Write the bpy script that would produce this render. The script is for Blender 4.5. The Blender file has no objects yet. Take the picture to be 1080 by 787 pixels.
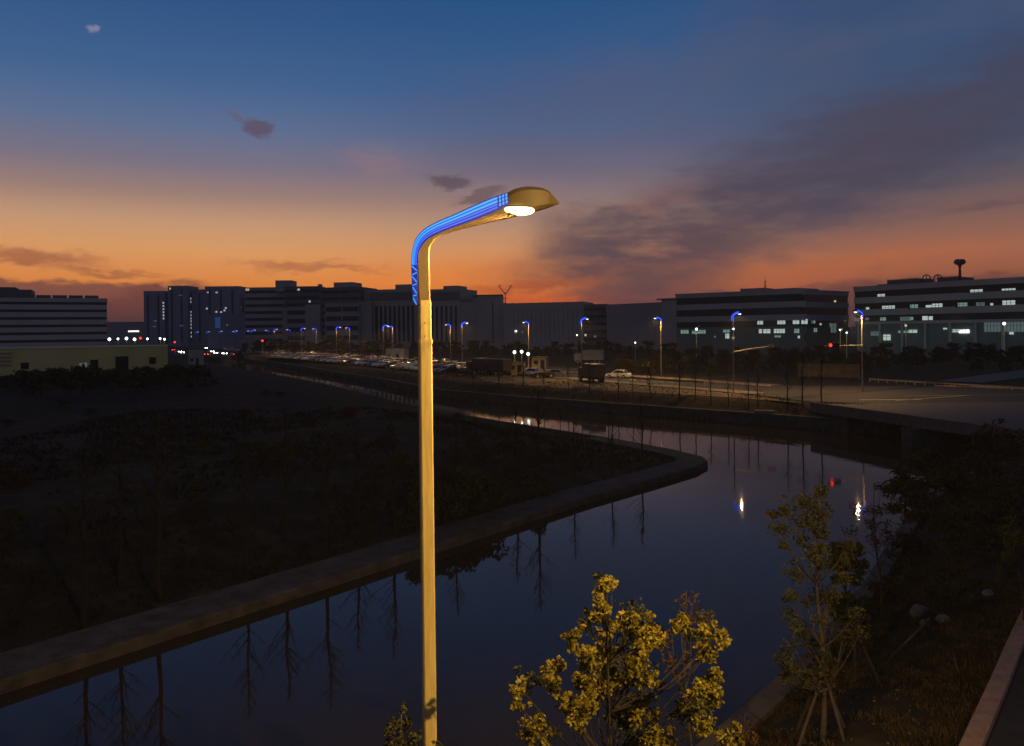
import bpy, math, random
import numpy as np
from mathutils import Vector, Matrix

R = math.radians
sc = bpy.context.scene
C = sc.collection

# ------------------------------------------------------------------ camera
CAM_Z, F, HX, HY, ROLL = 8.5, 800.0, 540.0, 349.7, 0.012
cam = bpy.data.objects.new('camera', bpy.data.cameras.new('camera'))
C.objects.link(cam)
cam.data.sensor_width = 36.0
cam.data.lens = F / 1080 * 36
cam.data.shift_y = -43.8 / 1080
cam.data.clip_start = 0.1
cam.data.clip_end = 6000
cam.matrix_world = Matrix.Translation((0, 0, CAM_Z)) @ Matrix.Rotation(ROLL, 4, 'Y') @ Matrix.Rotation(R(90), 4, 'X')
sc.camera = cam
sc.view_settings.view_transform = 'Standard'
sc.view_settings.look = 'None'
sc.view_settings.exposure = 0.0
sc.view_settings.gamma = 1.0
sc.cycles.use_denoising = True
sc.cycles.max_bounces = 5
sc.cycles.diffuse_bounces = 2
sc.cycles.glossy_bounces = 3
sc.cycles.transparent_max_bounces = 6
sc.cycles.caustics_reflective = False
sc.cycles.caustics_refractive = False
sc.cycles.sample_clamp_indirect = 3.0

def P(px, py, D):
    "the point of the place seen at a photo pixel, at depth D"
    u, v = px - HX, HY - py
    c, s = math.cos(ROLL), math.sin(ROLL)
    return Vector(((u * c + v * s) * D / F, D, CAM_Z + (-u * s + v * c) * D / F))

def lin(c):
    return tuple((x / 255 / 12.92) if x <= 10 else ((x / 255 + .055) / 1.055) ** 2.4 for x in c[:3]) + (1.0,)

# ------------------------------------------------------------------ sky
world = bpy.data.worlds.new('World')
sc.world = world
world.use_nodes = True
wt = world.node_tree
wt.nodes.clear()

class E:
    "small arithmetic on shader sockets"
    def __init__(self, s): self.s = s
    def _m(self, op, *a, clamp=False):
        n = wt.nodes.new('ShaderNodeMath'); n.operation = op; n.use_clamp = clamp
        for i, x in enumerate((self,) + a):
            if isinstance(x, E): wt.links.new(x.s, n.inputs[i])
            else: n.inputs[i].default_value = x
        return E(n.outputs[0])
    def __add__(self, o): return self._m('ADD', o)
    def __sub__(self, o): return self._m('SUBTRACT', o)
    def __mul__(self, o): return self._m('MULTIPLY', o)
    def __truediv__(self, o): return self._m('DIVIDE', o)
    def mx(self, o): return self._m('MAXIMUM', o)
    def smooth(self, a, b):
        n = wt.nodes.new('ShaderNodeMapRange'); n.interpolation_type = 'SMOOTHSTEP'; n.clamp = True
        wt.links.new(self.s, n.inputs[0])
        lo, hi, t0, t1 = (a, b, 0, 1) if a < b else (b, a, 1, 0)
        n.inputs[1].default_value = lo; n.inputs[2].default_value = hi
        n.inputs[3].default_value = t0; n.inputs[4].default_value = t1
        return E(n.outputs[0])

geo = wt.nodes.new('ShaderNodeTexCoord')
sep = wt.nodes.new('ShaderNodeSeparateXYZ')
wt.links.new(geo.outputs['Generated'], sep.inputs[0])
dx, dy, dz = (E(o) for o in sep.outputs)
az = dx._m('ARCTAN2', dy) * (180 / math.pi)
el = dz._m('ARCSINE') * (180 / math.pi)

def noise(scale, detail, mapping=(1, 1, 1), rough=.55, off=(0, 0, 0)):
    m = wt.nodes.new('ShaderNodeMapping'); m.inputs['Scale'].default_value = mapping
    m.inputs['Location'].default_value = off
    wt.links.new(geo.outputs['Generated'], m.inputs[0])
    n = wt.nodes.new('ShaderNodeTexNoise'); n.inputs['Scale'].default_value = scale
    n.inputs['Detail'].default_value = detail; n.inputs['Roughness'].default_value = rough
    wt.links.new(m.outputs[0], n.inputs['Vector'])
    return E(n.outputs['Fac'])

def sky_ramp(stops):
    n = wt.nodes.new('ShaderNodeValToRGB')
    wt.links.new(((el + 3) / 93).s, n.inputs[0])
    r = n.color_ramp
    r.interpolation = 'LINEAR'
    while len(r.elements) > 1: r.elements.remove(r.elements[-1])
    first = True
    for e, c in stops:
        if first: s = r.elements[0]; s.position = (e + 3) / 93; first = False
        else: s = r.elements.new((e + 3) / 93)
        s.color = lin(c)
    return n.outputs[0]

def mix(a, b, f):
    n = wt.nodes.new('ShaderNodeMix'); n.data_type = 'RGBA'
    if isinstance(f, E): wt.links.new(f.s, n.inputs[0])
    else: n.inputs[0].default_value = f
    for k, x in ((6, a), (7, b)):
        if isinstance(x, tuple): n.inputs[k].default_value = x
        else: wt.links.new(x, n.inputs[k])
    return n.outputs[2]

top = [(32, (46, 60, 84)), (50, (38, 48, 72)), (90, (34, 40, 58))]
rl = sky_ramp([(-3, (120, 60, 40)), (0, (220, 115, 55)), (2, (248, 136, 56)), (3.6, (246, 148, 70)), (5.9, (232, 164, 104)), (7.8, (206, 158, 122)),
               (9.8, (160, 130, 122)), (11.8, (124, 116, 134)), (14.4, (92, 112, 148)), (17.5, (64, 99, 145)), (22, (44, 85, 136))] + top)
rc = sky_ramp([(-3, (120, 45, 25)), (0, (225, 80, 28)), (2.5, (255, 118, 40)), (3.6, (255, 142, 56)), (4.6, (242, 140, 68)), (6.2, (218, 152, 104)),
               (8, (186, 144, 120)), (10, (148, 124, 122)), (12, (114, 106, 126)), (14.5, (84, 99, 134)), (17.5, (58, 94, 140)), (23.5, (34, 82, 133))] + top)
rr = sky_ramp([(-3, (60, 35, 40)), (0, (104, 64, 60)), (2, (138, 80, 64)), (3.4, (172, 100, 70)), (5, (176, 110, 82)), (7, (138, 100, 90)), (9.5, (102, 90, 98)),
               (12, (76, 84, 108)), (15, (62, 84, 118)), (19, (52, 80, 118)), (23, (48, 74, 116))] + top)
rb = sky_ramp([(-3, (60, 54, 62)), (0, (78, 70, 80)), (4, (88, 80, 92)), (10, (82, 80, 98)), (22, (56, 64, 90))] + top)
base = mix(rl, rc, az.smooth(-20, 2))
base = mix(base, rr, az.smooth(9, 25))
side = az._m('ABSOLUTE').smooth(48, 115)
base = mix(base, rb, side)

# cloud shapes as directions: every centre is the direction of that part of the sky
def direction(px, py):
    v = P(px, py, 1.0) - Vector((0, 0, CAM_Z)); v.normalize()
    return math.degrees(math.atan2(v.x, v.y)), math.degrees(math.asin(v.z))
n1 = noise(5, 6, (1, 1, 2.2))
n2 = noise(22, 5, (1, 1, 3.2), .6, (3, 1, 2))
n3 = noise(2.2, 5, (1, 1, 3.0), .5, (7, 2, 5))
n4 = noise(60, 4, (1, 1, 2.2), .6, (1, 4, 2))
wa = (n1 - .5) * 9.0
we = (n2 - .5) * 3.4
waz = az + wa + (n4 - .5) * 2.0
wel = el + we + (n4 - .5) * 1.2

def blob(px, py, rx, ry, tilt=0, soft=(1.25, .3), a=waz, e=wel, wob=1.0):
    a0, e0 = direction(px, py)
    if wob != 1.0:
        a = az + wa * wob * .5 + (n4 - .5) * 1.4; e = el + we * wob + (n4 - .5) * .8
    ca, sa = math.cos(R(tilt)), math.sin(R(tilt))
    A, B = a - a0, e - e0
    k = 180 / math.pi / F
    u = (A * ca + B * sa) / (rx * k)
    v = (B * ca - A * sa) / (ry * k)
    return (u * u + v * v)._m('SQRT').smooth(*soft)

def cloud(col, c, m, k): return mix(col, lin(c), m * k)
col = base
n5 = noise(9, 8, (1, 1, 4.0), .62, (2, 8, 3))
st = n5.smooth(.30, .58) * .55 + .45
# thin high veil to the upper right
col = cloud(col, (86, 88, 112), (n3.smooth(.44, .66)) * blob(930, 60, 330, 150, 8, (1.3, .2)), .62)
col = cloud(col, (92, 88, 112), (n3.smooth(.5, .62)) * blob(560, 120, 260, 60, 4, (1.2, .1)), .35)
# the great slanting cloud
col = cloud(col, (60, 64, 88), blob(1010, 122, 330, 60, 19, (1.35, .15)) * st, .74)
col = cloud(col, (80, 71, 86), blob(800, 205, 290, 52, 17, (1.35, .15)) * st, .86)
col = cloud(col, (92, 72, 80), blob(690, 266, 135, 54, 6, (1.35, .2)) * st, .84)
col = cloud(col, (78, 68, 82), blob(628, 254, 66, 38, -14, (1.45, .1)) * st, .66)
col = cloud(col, (92, 72, 80), blob(706, 312, 100, 34, 0, (1.3, .35), wob=.8), .85)
col = cloud(col, (196, 108, 70), blob(860, 288, 150, 15, 7, (1.3, .2)), .75)
col = cloud(col, (188, 112, 84), blob(700, 208, 60, 16, 10, (1.3, .2)), .12)
col = cloud(col, (104, 64, 66), blob(1000, 302, 190, 12, 2, (1.3, .2)), .6)
col = cloud(col, (96, 74, 82), blob(1040, 216, 40, 6, 4, (1.3, .2), wob=.5), .5)
# low bank on the left
col = cloud(col, (120, 74, 72), blob(40, 322, 190, 24, 0, (1.08, .75), wob=.5), .85)
col = cloud(col, (126, 70, 62), blob(175, 338, 80, 38, 8, (1.08, .75), wob=.5), .8)
col = cloud(col, (166, 96, 70), blob(30, 270, 62, 8, -3, (1.25, .2), wob=.6), .75)
col = cloud(col, (176, 104, 72), blob(105, 286, 60, 4, -4, (1.3, .2), wob=.5), .7)
col = cloud(col, (182, 108, 76), blob(328, 281, 80, 6, 0, (1.3, .2), wob=.7), .7)
col = cloud(col, (176, 66, 40), blob(560, 302, 85, 6, 3, (1.3, .2), wob=.6), .5)
# small dark puffs
col = cloud(col, (92, 78, 98), blob(271, 135, 16, 9, -6, (1.2, .5), wob=.35), .85)
col = cloud(col, (106, 88, 108), blob(252, 125, 18, 3, -22, (1.3, .3), wob=.3), .6)
col = cloud(col, (90, 78, 92), blob(474, 191, 24, 9, 3, (1.2, .5), wob=.6), .85)
col = cloud(col, (104, 84, 92), blob(505, 208, 30, 7, 12, (1.2, .5), wob=.6), .75)
col = cloud(col, (160, 132, 142), blob(400, 168, 50, 20, -5, (1.4, .1)), .14)
col = cloud(col, (150, 118, 122), blob(380, 172, 46, 12, -18, (1.4, .1)), .35)
col = cloud(col, (152, 146, 170), blob(97, 30, 5, 3, 0, (1.3, .3), wob=.1), .6)
bg = wt.nodes.new('ShaderNodeBackground'); bg.inputs['Strength'].default_value = 1.0
wt.links.new(col, bg.inputs['Color'])
# the clear dusk air itself: a low sun behind the horizon, very weak
nish = wt.nodes.new('ShaderNodeTexSky'); nish.sky_type = 'NISHITA'; nish.sun_disc = False
nish.sun_elevation = R(0.5); nish.sun_rotation = R(-8); nish.altitude = 10; nish.dust_density = 2.0
bg2 = wt.nodes.new('ShaderNodeBackground'); bg2.inputs['Strength'].default_value = 0.004
wt.links.new(nish.outputs[0], bg2.inputs['Color'])
add = wt.nodes.new('ShaderNodeAddShader')
wt.links.new(bg.outputs[0], add.inputs[0]); wt.links.new(bg2.outputs[0], add.inputs[1])
out = wt.nodes.new('ShaderNodeOutputWorld'); wt.links.new(add.outputs[0], out.inputs[0])

# ------------------------------------------------------------------ materials
MATS = {}
def mat(name, col, rough=.8, metal=0.0, var=.25, scale=3.0, bump=0.0, emit=None, estr=1.0, spec=.3, fine=None, mapping=(1, 1, 1)):
    if name in MATS: return MATS[name]
    m = bpy.data.materials.new(name); m.use_nodes = True
    t = m.node_tree; b = t.nodes['Principled BSDF']
    b.inputs['Roughness'].default_value = rough
    b.inputs['Metallic'].default_value = metal
    b.inputs['Specular IOR Level'].default_value = spec
    tc = t.nodes.new('ShaderNodeTexCoord'); mp = t.nodes.new('ShaderNodeMapping'); mp.inputs['Scale'].default_value = mapping
    t.links.new(tc.outputs['Object'], mp.inputs[0])
    n = t.nodes.new('ShaderNodeTexNoise'); n.inputs['Scale'].default_value = scale; n.inputs['Detail'].default_value = 6
    n.inputs['Roughness'].default_value = .62
    t.links.new(mp.outputs[0], n.inputs['Vector'])
    r = t.nodes.new('ShaderNodeValToRGB')
    r.color_ramp.elements[0].position = .3; r.color_ramp.elements[1].position = .72
    r.color_ramp.elements[0].color = tuple(c * (1 - var) for c in col) + (1,)
    r.color_ramp.elements[1].color = tuple(min(1, c * (1 + var)) for c in col) + (1,)
    if fine:
        e = r.color_ramp.elements.new(.52); e.color = tuple(fine) + (1,)
    t.links.new(n.outputs['Fac'], r.inputs[0]); t.links.new(r.outputs[0], b.inputs['Base Color'])
    if bump:
        bn = t.nodes.new('ShaderNodeBump'); bn.inputs['Strength'].default_value = bump; bn.inputs['Distance'].default_value = .05
        n2_ = t.nodes.new('ShaderNodeTexNoise'); n2_.inputs['Scale'].default_value = scale * 6; n2_.inputs['Detail'].default_value = 5
        t.links.new(mp.outputs[0], n2_.inputs['Vector'])
        t.links.new(n2_.outputs['Fac'], bn.inputs['Height']); t.links.new(bn.outputs[0], b.inputs['Normal'])
    if emit:
        b.inputs['Emission Color'].default_value = tuple(emit) + (1,)
        b.inputs['Emission Strength'].default_value = estr
    MATS[name] = m
    return m

M_ground = mat('soil_and_weeds', (.052, .041, .026), .95, var=.55, scale=.6, bump=.8, fine=(.036, .031, .019), spec=.1)
M_asph = mat('asphalt', (.055, .052, .05), .8, var=.25, scale=1.2, bump=.3, spec=.25)
M_dirt = mat('sandy_dirt', (.15, .115, .075), .92, var=.35, scale=.5, bump=.4, spec=.1)
M_pave = mat('paving', (.17, .155, .14), .85, var=.2, scale=1.5, bump=.3)
M_bridge = mat('bridge_paving', (.10, .095, .10), .8, var=.22, scale=.8, bump=.3)
M_kerb = mat('kerb_stone', (.44, .29, .21), .85, var=.25, scale=4, bump=.4)
M_conc = mat('concrete', (.13, .11, .09), .9, var=.3, scale=1.3, bump=.5)
M_wconc = mat('canal_concrete', (.085, .076, .066), .92, var=.5, scale=1.3, bump=.6)
M_mark = mat('road_paint', (.6, .58, .52), .6, var=.3, scale=3)
M_bark = mat('bark', (.07, .055, .042), .9, var=.35, scale=9, bump=.6)
M_bark2 = mat('pale_bark', (.13, .105, .08), .9, var=.35, scale=9, bump=.6)
M_stake = mat('timber_stake', (.10, .082, .065), .85, var=.3, scale=8)
M_rock = mat('pale_stone', (.2, .185, .165), .9, var=.3, scale=4, bump=.6)
M_glass = mat('dark_glass', (.012, .014, .018), .25, var=.3, scale=.3, spec=.5)
M_black = mat('black_plastic', (.012, .012, .013), .5, var=.2, scale=5)
M_steel = mat('galvanised_steel', (.30, .30, .30), .5, metal=.3, var=.2, scale=4)
M_tyre = mat('tyre_rubber', (.02, .02, .02), .85, var=.2, scale=8)
M_leaf = mat('yellow_green_leaves', (.20, .185, .022), .6, var=.6, scale=7, spec=.25, fine=(.25, .20, .022))
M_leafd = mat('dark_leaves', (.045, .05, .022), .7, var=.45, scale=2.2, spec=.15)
M_leafr = mat('reddish_leaves', (.075, .045, .025), .75, var=.45, scale=2.2, spec=.12)
M_leafo = mat('olive_leaves', (.075, .075, .028), .7, var=.45, scale=2.2, spec=.15)
M_weed2 = mat('verge_dry_grass', (.10, .075, .036), .9, var=.5, scale=1.5, spec=.1)
M_weed = mat('dry_grass', (.10, .08, .038), .9, var=.45, scale=.8, spec=.1)

# ------------------------------------------------------------------ helpers
def tag(o, label=None, cat=None, group=None, kind=None):
    if label: o['label'] = label
    if cat: o['category'] = cat
    if group: o['group'] = group
    if kind: o['kind'] = kind
    return o
def thing(name, label, cat, loc=(0, 0, 0), rz=0, group=None):
    o = bpy.data.objects.new(name, None); C.objects.link(o)
    o.location = loc; o.rotation_euler = (0, 0, rz); o.empty_display_size = .3
    return tag(o, label, cat, group)

class MB:
    def __init__(self): self.v = []; self.f = []; self.m = []; self.mats = []
    def mi(self, m):
        if m is None: return 0
        if m not in self.mats: self.mats.append(m)
        return self.mats.index(m)
    def add(self, vs, fs, m=None):
        k = len(self.v); i = self.mi(m)
        self.v += [tuple(v) for v in vs]
        for f in fs: self.f.append(tuple(k + a for a in f)); self.m.append(i)
        return self
    def box(self, x0, x1, y0, y1, z0, z1, m=None):
        vs = [(x, y, z) for z in (z0, z1) for x, y in ((x0, y0), (x1, y0), (x1, y1), (x0, y1))]
        return self.add(vs, [(3, 2, 1, 0), (4, 5, 6, 7), (0, 1, 5, 4), (1, 2, 6, 5), (2, 3, 7, 6), (3, 0, 4, 7)], m)
    def prism(self, pts, z0, z1, m=None):
        n = len(pts)
        a = sum(pts[i][0] * pts[(i + 1) % n][1] - pts[(i + 1) % n][0] * pts[i][1] for i in range(n))
        if a < 0: pts = pts[::-1]
        vs = [(p[0], p[1], z0) for p in pts] + [(p[0], p[1], z1) for p in pts]
        fs = [tuple(range(n))[::-1], tuple(range(n, 2 * n))] + [(i, (i + 1) % n, n + (i + 1) % n, n + i) for i in range(n)]
        return self.add(vs, fs, m)
    def tube(self, pts, rs, n=8, m=None, cap=True):
        pts = [Vector(p) for p in pts]
        if not isinstance(rs, (list, tuple)): rs = [rs] * len(pts)
        vs, fs = [], []
        prev = None
        for i, p in enumerate(pts):
            d = (pts[min(i + 1, len(pts) - 1)] - pts[max(i - 1, 0)]).normalized()
            if prev is None:
                a = d.orthogonal().normalized()
            else:
                a = (prev - d * prev.dot(d))
                a = a.normalized() if a.length > 1e-6 else d.orthogonal().normalized()
            prev = a; b = d.cross(a)
            for k in range(n):
                t = 2 * math.pi * k / n
                vs.append(p + (a * math.cos(t) + b * math.sin(t)) * rs[i])
        for i in range(len(pts) - 1):
            for k in range(n):
                fs.append((i * n + k, i * n + (k + 1) % n, (i + 1) * n + (k + 1) % n, (i + 1) * n + k))
        if cap:
            fs.append(tuple(range(n))[::-1]); fs.append(tuple(range((len(pts) - 1) * n, len(pts) * n)))
        return self.add(vs, fs, m)
    def ball(self, c, r, m=None, nu=10, nv=6, sq=(1, 1, 1)):
        vs = [(c[0], c[1], c[2] - r * sq[2])]; fs = []
        for j in range(1, nv):
            a = -math.pi / 2 + math.pi * j / nv
            for i in range(nu):
                t = 2 * math.pi * i / nu
                vs.append((c[0] + r * sq[0] * math.cos(a) * math.cos(t), c[1] + r * sq[1] * math.cos(a) * math.sin(t), c[2] + r * sq[2] * math.sin(a)))
        vs.append((c[0], c[1], c[2] + r * sq[2])); L = len(vs) - 1
        for i in range(nu):
            fs.append((0, 1 + (i + 1) % nu, 1 + i))
            fs.append((L, 1 + (nv - 2) * nu + i, 1 + (nv - 2) * nu + (i + 1) % nu))
            for j in range(nv - 2):
                a = 1 + j * nu
                fs.append((a + i, a + (i + 1) % nu, a + nu + (i + 1) % nu, a + nu + i))
        return self.add(vs, fs, m)
    def mesh(self, name):
        me = bpy.data.meshes.new(name)
        me.from_pydata(self.v, [], self.f)
        for m in self.mats: me.materials.append(m)
        if len(self.mats) > 1: me.polygons.foreach_set('material_index', self.m)
        me.update()
        return me
    def build(self, name, m=None, parent=None, smooth=False, bevel=0):
        if m is not None and not self.mats: self.mats = [m]; self.m = [0] * len(self.f)
        me = self.mesh(name)
        if smooth: me.polygons.foreach_set('use_smooth', [True] * len(me.polygons))
        o = bpy.data.objects.new(name, me); C.objects.link(o)
        if parent: o.parent = parent
        if bevel:
            b = o.modifiers.new('bevel', 'BEVEL'); b.width = bevel; b.segments = 2; b.limit_method = 'ANGLE'
        return o

def copy_tree(o, parent=None):
    c = o.copy(); C.objects.link(c)
    if parent: c.parent = parent
    for ch in KIDS.get(o.name, []): copy_tree(ch, c)
    return c
KIDS = {}
def register(o):
    "remember the children once, so that copying stays quick"
    KIDS[o.name] = [c for c in C.objects if c.parent == o]
    for c in KIDS[o.name]: register(c)
    return o

# ------------------------------------------------------------------ terrain
WATER = -2.5
FAR_BANK = [(-116, 322), (-76, 252), (-31, 167), (-11.5, 127), (0, 113.5), (12.5, 101), (22.8, 91), (32.7, 81.5), (38, 77), (60, 76), (150, 82)]
NEAR_BANK = [(150, 60), (60, 59), (41, 58.5), (31, 54), (22, 42.5), (14.5, 31.5), (9.3, 24.6), (6.5, 21.4), (-5.1, 8.8), (-14, -1), (-60, -55)]
SOUTH_WEST = [(-75, -47), (-48, -16), (-15.7, 23.6), (-4.6, 37), (4.8, 48.4), (10.6, 54.6), (14.2, 58.6), (15.6, 61)]
NORTH_EAST = [(15.7, 63), (14.2, 66.8), (9, 75.5), (-1.5, 90), (-13, 107.5), (-35, 146), (-80, 222), (-121, 296)]
POLY = FAR_BANK + NEAR_BANK + SOUTH_WEST + NORTH_EAST
KIND = [0] * len(FAR_BANK) + [1] * len(NEAR_BANK) + [2] * len(SOUTH_WEST) + [3] * len(NORTH_EAST)

def field(X, Y):
    best = np.full(X.shape, 1e9); kind = np.zeros(X.shape, int); inside = np.zeros(X.shape, bool)
    n = len(POLY)
    for i in range(n):
        (x0, y0), (x1, y1) = POLY[i], POLY[(i + 1) % n]
        ex, ey = x1 - x0, y1 - y0
        t = np.clip(((X - x0) * ex + (Y - y0) * ey) / (ex * ex + ey * ey), 0, 1)
        d = np.hypot(X - x0 - t * ex, Y - y0 - t * ey)
        if KIND[i] == KIND[(i + 1) % n]:
            k = d < best
            best = np.where(k, d, best); kind = np.where(k, KIND[i], kind)
        if y0 != y1:
            c = ((y0 > Y) != (y1 > Y)) & (X < ex * (Y - y0) / (y1 - y0) + x0)
            inside ^= c
    return np.where(inside, -best, best), kind

_rng = np.random.RandomState(4)
_W = [(_rng.uniform(0, 2 * math.pi), _rng.uniform(0, 2 * math.pi), s * _rng.uniform(.8, 1.25), a)
      for s, a in ((.06, .5), (.11, .4), (.23, .3), (.23, .3), (.5, .18), (.5, .18), (.9, .1), (1.3, .07), (1.9, .05))]
def bumps(X, Y):
    z = 0
    for th, ph, s, a in _W:
        z = z + a * np.sin((X * math.cos(th) + Y * math.sin(th)) * s + ph + 1.3 * np.sin((X * math.sin(th) - Y * math.cos(th)) * s * .6 + ph))
    return z
def smst(x, a, b):
    t = np.clip((x - a) / (b - a), 0, 1); return t * t * (3 - 2 * t)
def height(X, Y):
    X = np.asarray(X, float); Y = np.asarray(Y, float)
    d, k = field(X, Y)
    b = bumps(X, Y)
    far = -1.25 + 1.2 * smst(d, .5, 4.5) + .05 * b * smst(d, 1, 3) * (1 - smst(d, 3.5, 5))
    near = -2.16 + 2.11 * smst(d, .5, 4.6) + .05 * b * smst(d, .8, 2)
    pen = -2.2 + 1.3 * smst(d, 2.6, 14) + (.30 * b) * smst(d, 2.6, 9) + 1.1 * smst(Y, 80, 170)
    z = np.where(k == 0, far, np.where(k == 1, near, pen)) - .03
    return np.where(d < .12, -3.6, z)
def zat(x, y): return float(height(np.array([x]), np.array([y]))[0])

def axis(lo, a, b, hi, s, g):
    mid = list(np.arange(a, b + .01, s)); st = s; x = b
    while x < hi: st *= g; x += st; mid.append(x)
    st = s; x = a
    while x > lo: st *= g; x -= st; mid.insert(0, x)
    return np.array(mid)
gx = axis(-2600, -40, 60, 2600, .5, 1.045)
gy = axis(-260, -6, 130, 3000, .5, 1.035)
X, Y = np.meshgrid(gx, gy)
Z = height(X, Y)
nx, ny = len(gx), len(gy)
me = bpy.data.meshes.new('ground')
me.vertices.add(nx * ny)
me.vertices.foreach_set('co', np.stack([X.ravel(), Y.ravel(), Z.ravel()], 1).ravel())
idx = np.arange(nx * ny).reshape(ny, nx)
q = np.stack([idx[:-1, :-1], idx[:-1, 1:], idx[1:, 1:], idx[1:, :-1]], -1).reshape(-1, 4)
me.loops.add(q.size); me.loops.foreach_set('vertex_index', q.ravel())
me.polygons.add(len(q)); me.polygons.foreach_set('loop_start', np.arange(0, q.size, 4)); me.polygons.foreach_set('loop_total', np.full(len(q), 4))
me.update(calc_edges=True); me.validate()
me.polygons.foreach_set('use_smooth', [True] * len(q))
me.materials.append(M_ground)
ground = bpy.data.objects.new('ground', me); C.objects.link(ground); tag(ground, kind='structure')

# water
wm = bpy.data.materials.new('canal_water'); wm.use_nodes = True
t = wm.node_tree; b = t.nodes['Principled BSDF']
b.inputs['Base Color'].default_value = (.048, .034, .022, 1); b.inputs['Roughness'].default_value = .03
b.inputs['IOR'].default_value = 1.33; b.inputs['Specular IOR Level'].default_value = .45
tc = t.nodes.new('ShaderNodeTexCoord'); nn = t.nodes.new('ShaderNodeTexNoise'); nn.inputs['Scale'].default_value = 1.1; nn.inputs['Detail'].default_value = 5
bn = t.nodes.new('ShaderNodeBump'); bn.inputs['Strength'].default_value = .15; bn.inputs['Distance'].default_value = .02
t.links.new(tc.outputs['Object'], nn.inputs['Vector']); n_l = t.nodes.new('ShaderNodeTexNoise'); n_l.inputs['Scale'].default_value = .07; n_l.inputs['Detail'].default_value = 3
mr = t.nodes.new('ShaderNodeMapRange'); mr.inputs[1].default_value = .42; mr.inputs[2].default_value = .66; mr.inputs[3].default_value = .08; mr.inputs[4].default_value = .42
t.links.new(tc.outputs['Object'], n_l.inputs['Vector']); t.links.new(n_l.outputs['Fac'], mr.inputs[0]); t.links.new(mr.outputs[0], bn.inputs['Strength'])
t.links.new(nn.outputs['Fac'], bn.inputs['Height']); t.links.new(bn.outputs[0], b.inputs['Normal'])
w = MB()
w.add([(x, y, WATER) for x, y in ((-400, -80), (180, -80), (180, 700), (-400, 700))], [(0, 1, 2, 3)])
tag(w.build('canal_water', wm), kind='structure')

# ------------------------------------------------------------------ ribbons: banks, kerbs, roads
def offset(line, d):
    "parallel line to the right of travel (positive d)"
    out = []
    for i, p in enumerate(line):
        a = Vector(line[max(i - 1, 0)]); c = Vector(line[min(i + 1, len(line) - 1)])
        t_ = (c - a).normalized(); n_ = Vector((t_.y, -t_.x))
        out.append((p[0] + n_.x * d, p[1] + n_.y * d))
    return out
def dense(line, s=2.0):
    out = []
    for a, b_ in zip(line, line[1:]):
        n_ = max(1, int(math.hypot(b_[0] - a[0], b_[1] - a[1]) / s))
        for k in range(n_): out.append((a[0] + (b_[0] - a[0]) * k / n_, a[1] + (b_[1] - a[1]) * k / n_))
    return out + [line[-1]]
def rounded(line, it=2):
    for _ in range(it):
        o = [line[0]]
        for a, b_ in zip(line, line[1:]):
            o += [(a[0] * .75 + b_[0] * .25, a[1] * .75 + b_[1] * .25), (a[0] * .25 + b_[0] * .75, a[1] * .25 + b_[1] * .75)]
        line = o + [line[-1]]
    return line
def sweep(line, prof, m, name, kind='structure', zf=None):
    "prof: (side offset, z) points swept along the line"
    mb = MB(); cols = [offset(line, s) for s, _ in prof]
    vs = [];
    for i in range(len(line)):
        for j, (s, z) in enumerate(prof):
            vs.append((cols[j][i][0], cols[j][i][1], z + (zf(line[i]) if zf else 0)))
    k = len(prof); fs = []
    for i in range(len(line) - 1):
        for j in range(k - 1):
            fs.append((i * k + j, (i + 1) * k + j, (i + 1) * k + j + 1, i * k + j + 1))
    mb.add(vs, fs)
    return tag(mb.build(name, m), kind=kind)

# polygon runs clockwise seen from above? land lies to the left of travel for every bank
sgn = -1 if sum(POLY[i][0] * POLY[(i + 1) % len(POLY)][1] - POLY[(i + 1) % len(POLY)][0] * POLY[i][1] for i in range(len(POLY))) < 0 else 1
# sgn=-1: polygon clockwise -> canal on the right of travel, land on the left (negative offset)
def L(d): return d * sgn
sweep(dense(FAR_BANK), [(L(-.02), -4), (L(-.02), -1.18), (L(.05), -1.12), (L(.7), -1.12), (L(.75), -1.6)], M_wconc, 'far_embankment')
sweep(dense(NEAR_BANK), [(L(-.02), -4), (L(-.02), -2.08), (L(.05), -2.02), (L(.7), -2.02), (L(.75), -2.5)], M_conc, 'near_embankment')
sweep(dense(SOUTH_WEST + NORTH_EAST[:3]), [(L(-.02), -4), (L(-.02), -2.12), (L(.05), -2.06), (L(2.3), -2.04), (L(2.35), -2.6)], M_wconc, 'canal_footpath')
sweep(dense(NORTH_EAST[2:]), [(L(-.02), -4), (L(-.02), -2.12), (L(.05), -2.06), (L(.6), -2.04), (L(.65), -2.6)], M_wconc, 'north_embankment')

mb = MB(); pth = dense(SOUTH_WEST + NORTH_EAST[:3], 3.0); pj = offset(pth, L(2.28)); pe = offset(pth, L(.06))
for i in range(len(pth)):
    a, b_ = Vector(pe[i]), Vector(pj[i]); v = (b_ - a).normalized(); n_ = Vector((-v.y, v.x)) * .035
    mb.add([(p.x, p.y, z_) for p, z_ in ((a - n_, -2.052), (b_ - n_, -2.032), (b_ + n_, -2.032), (a + n_, -2.052))], [(0, 1, 2, 3)])
tag(mb.build('footpath_joint', M_black), kind='structure')

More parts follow.
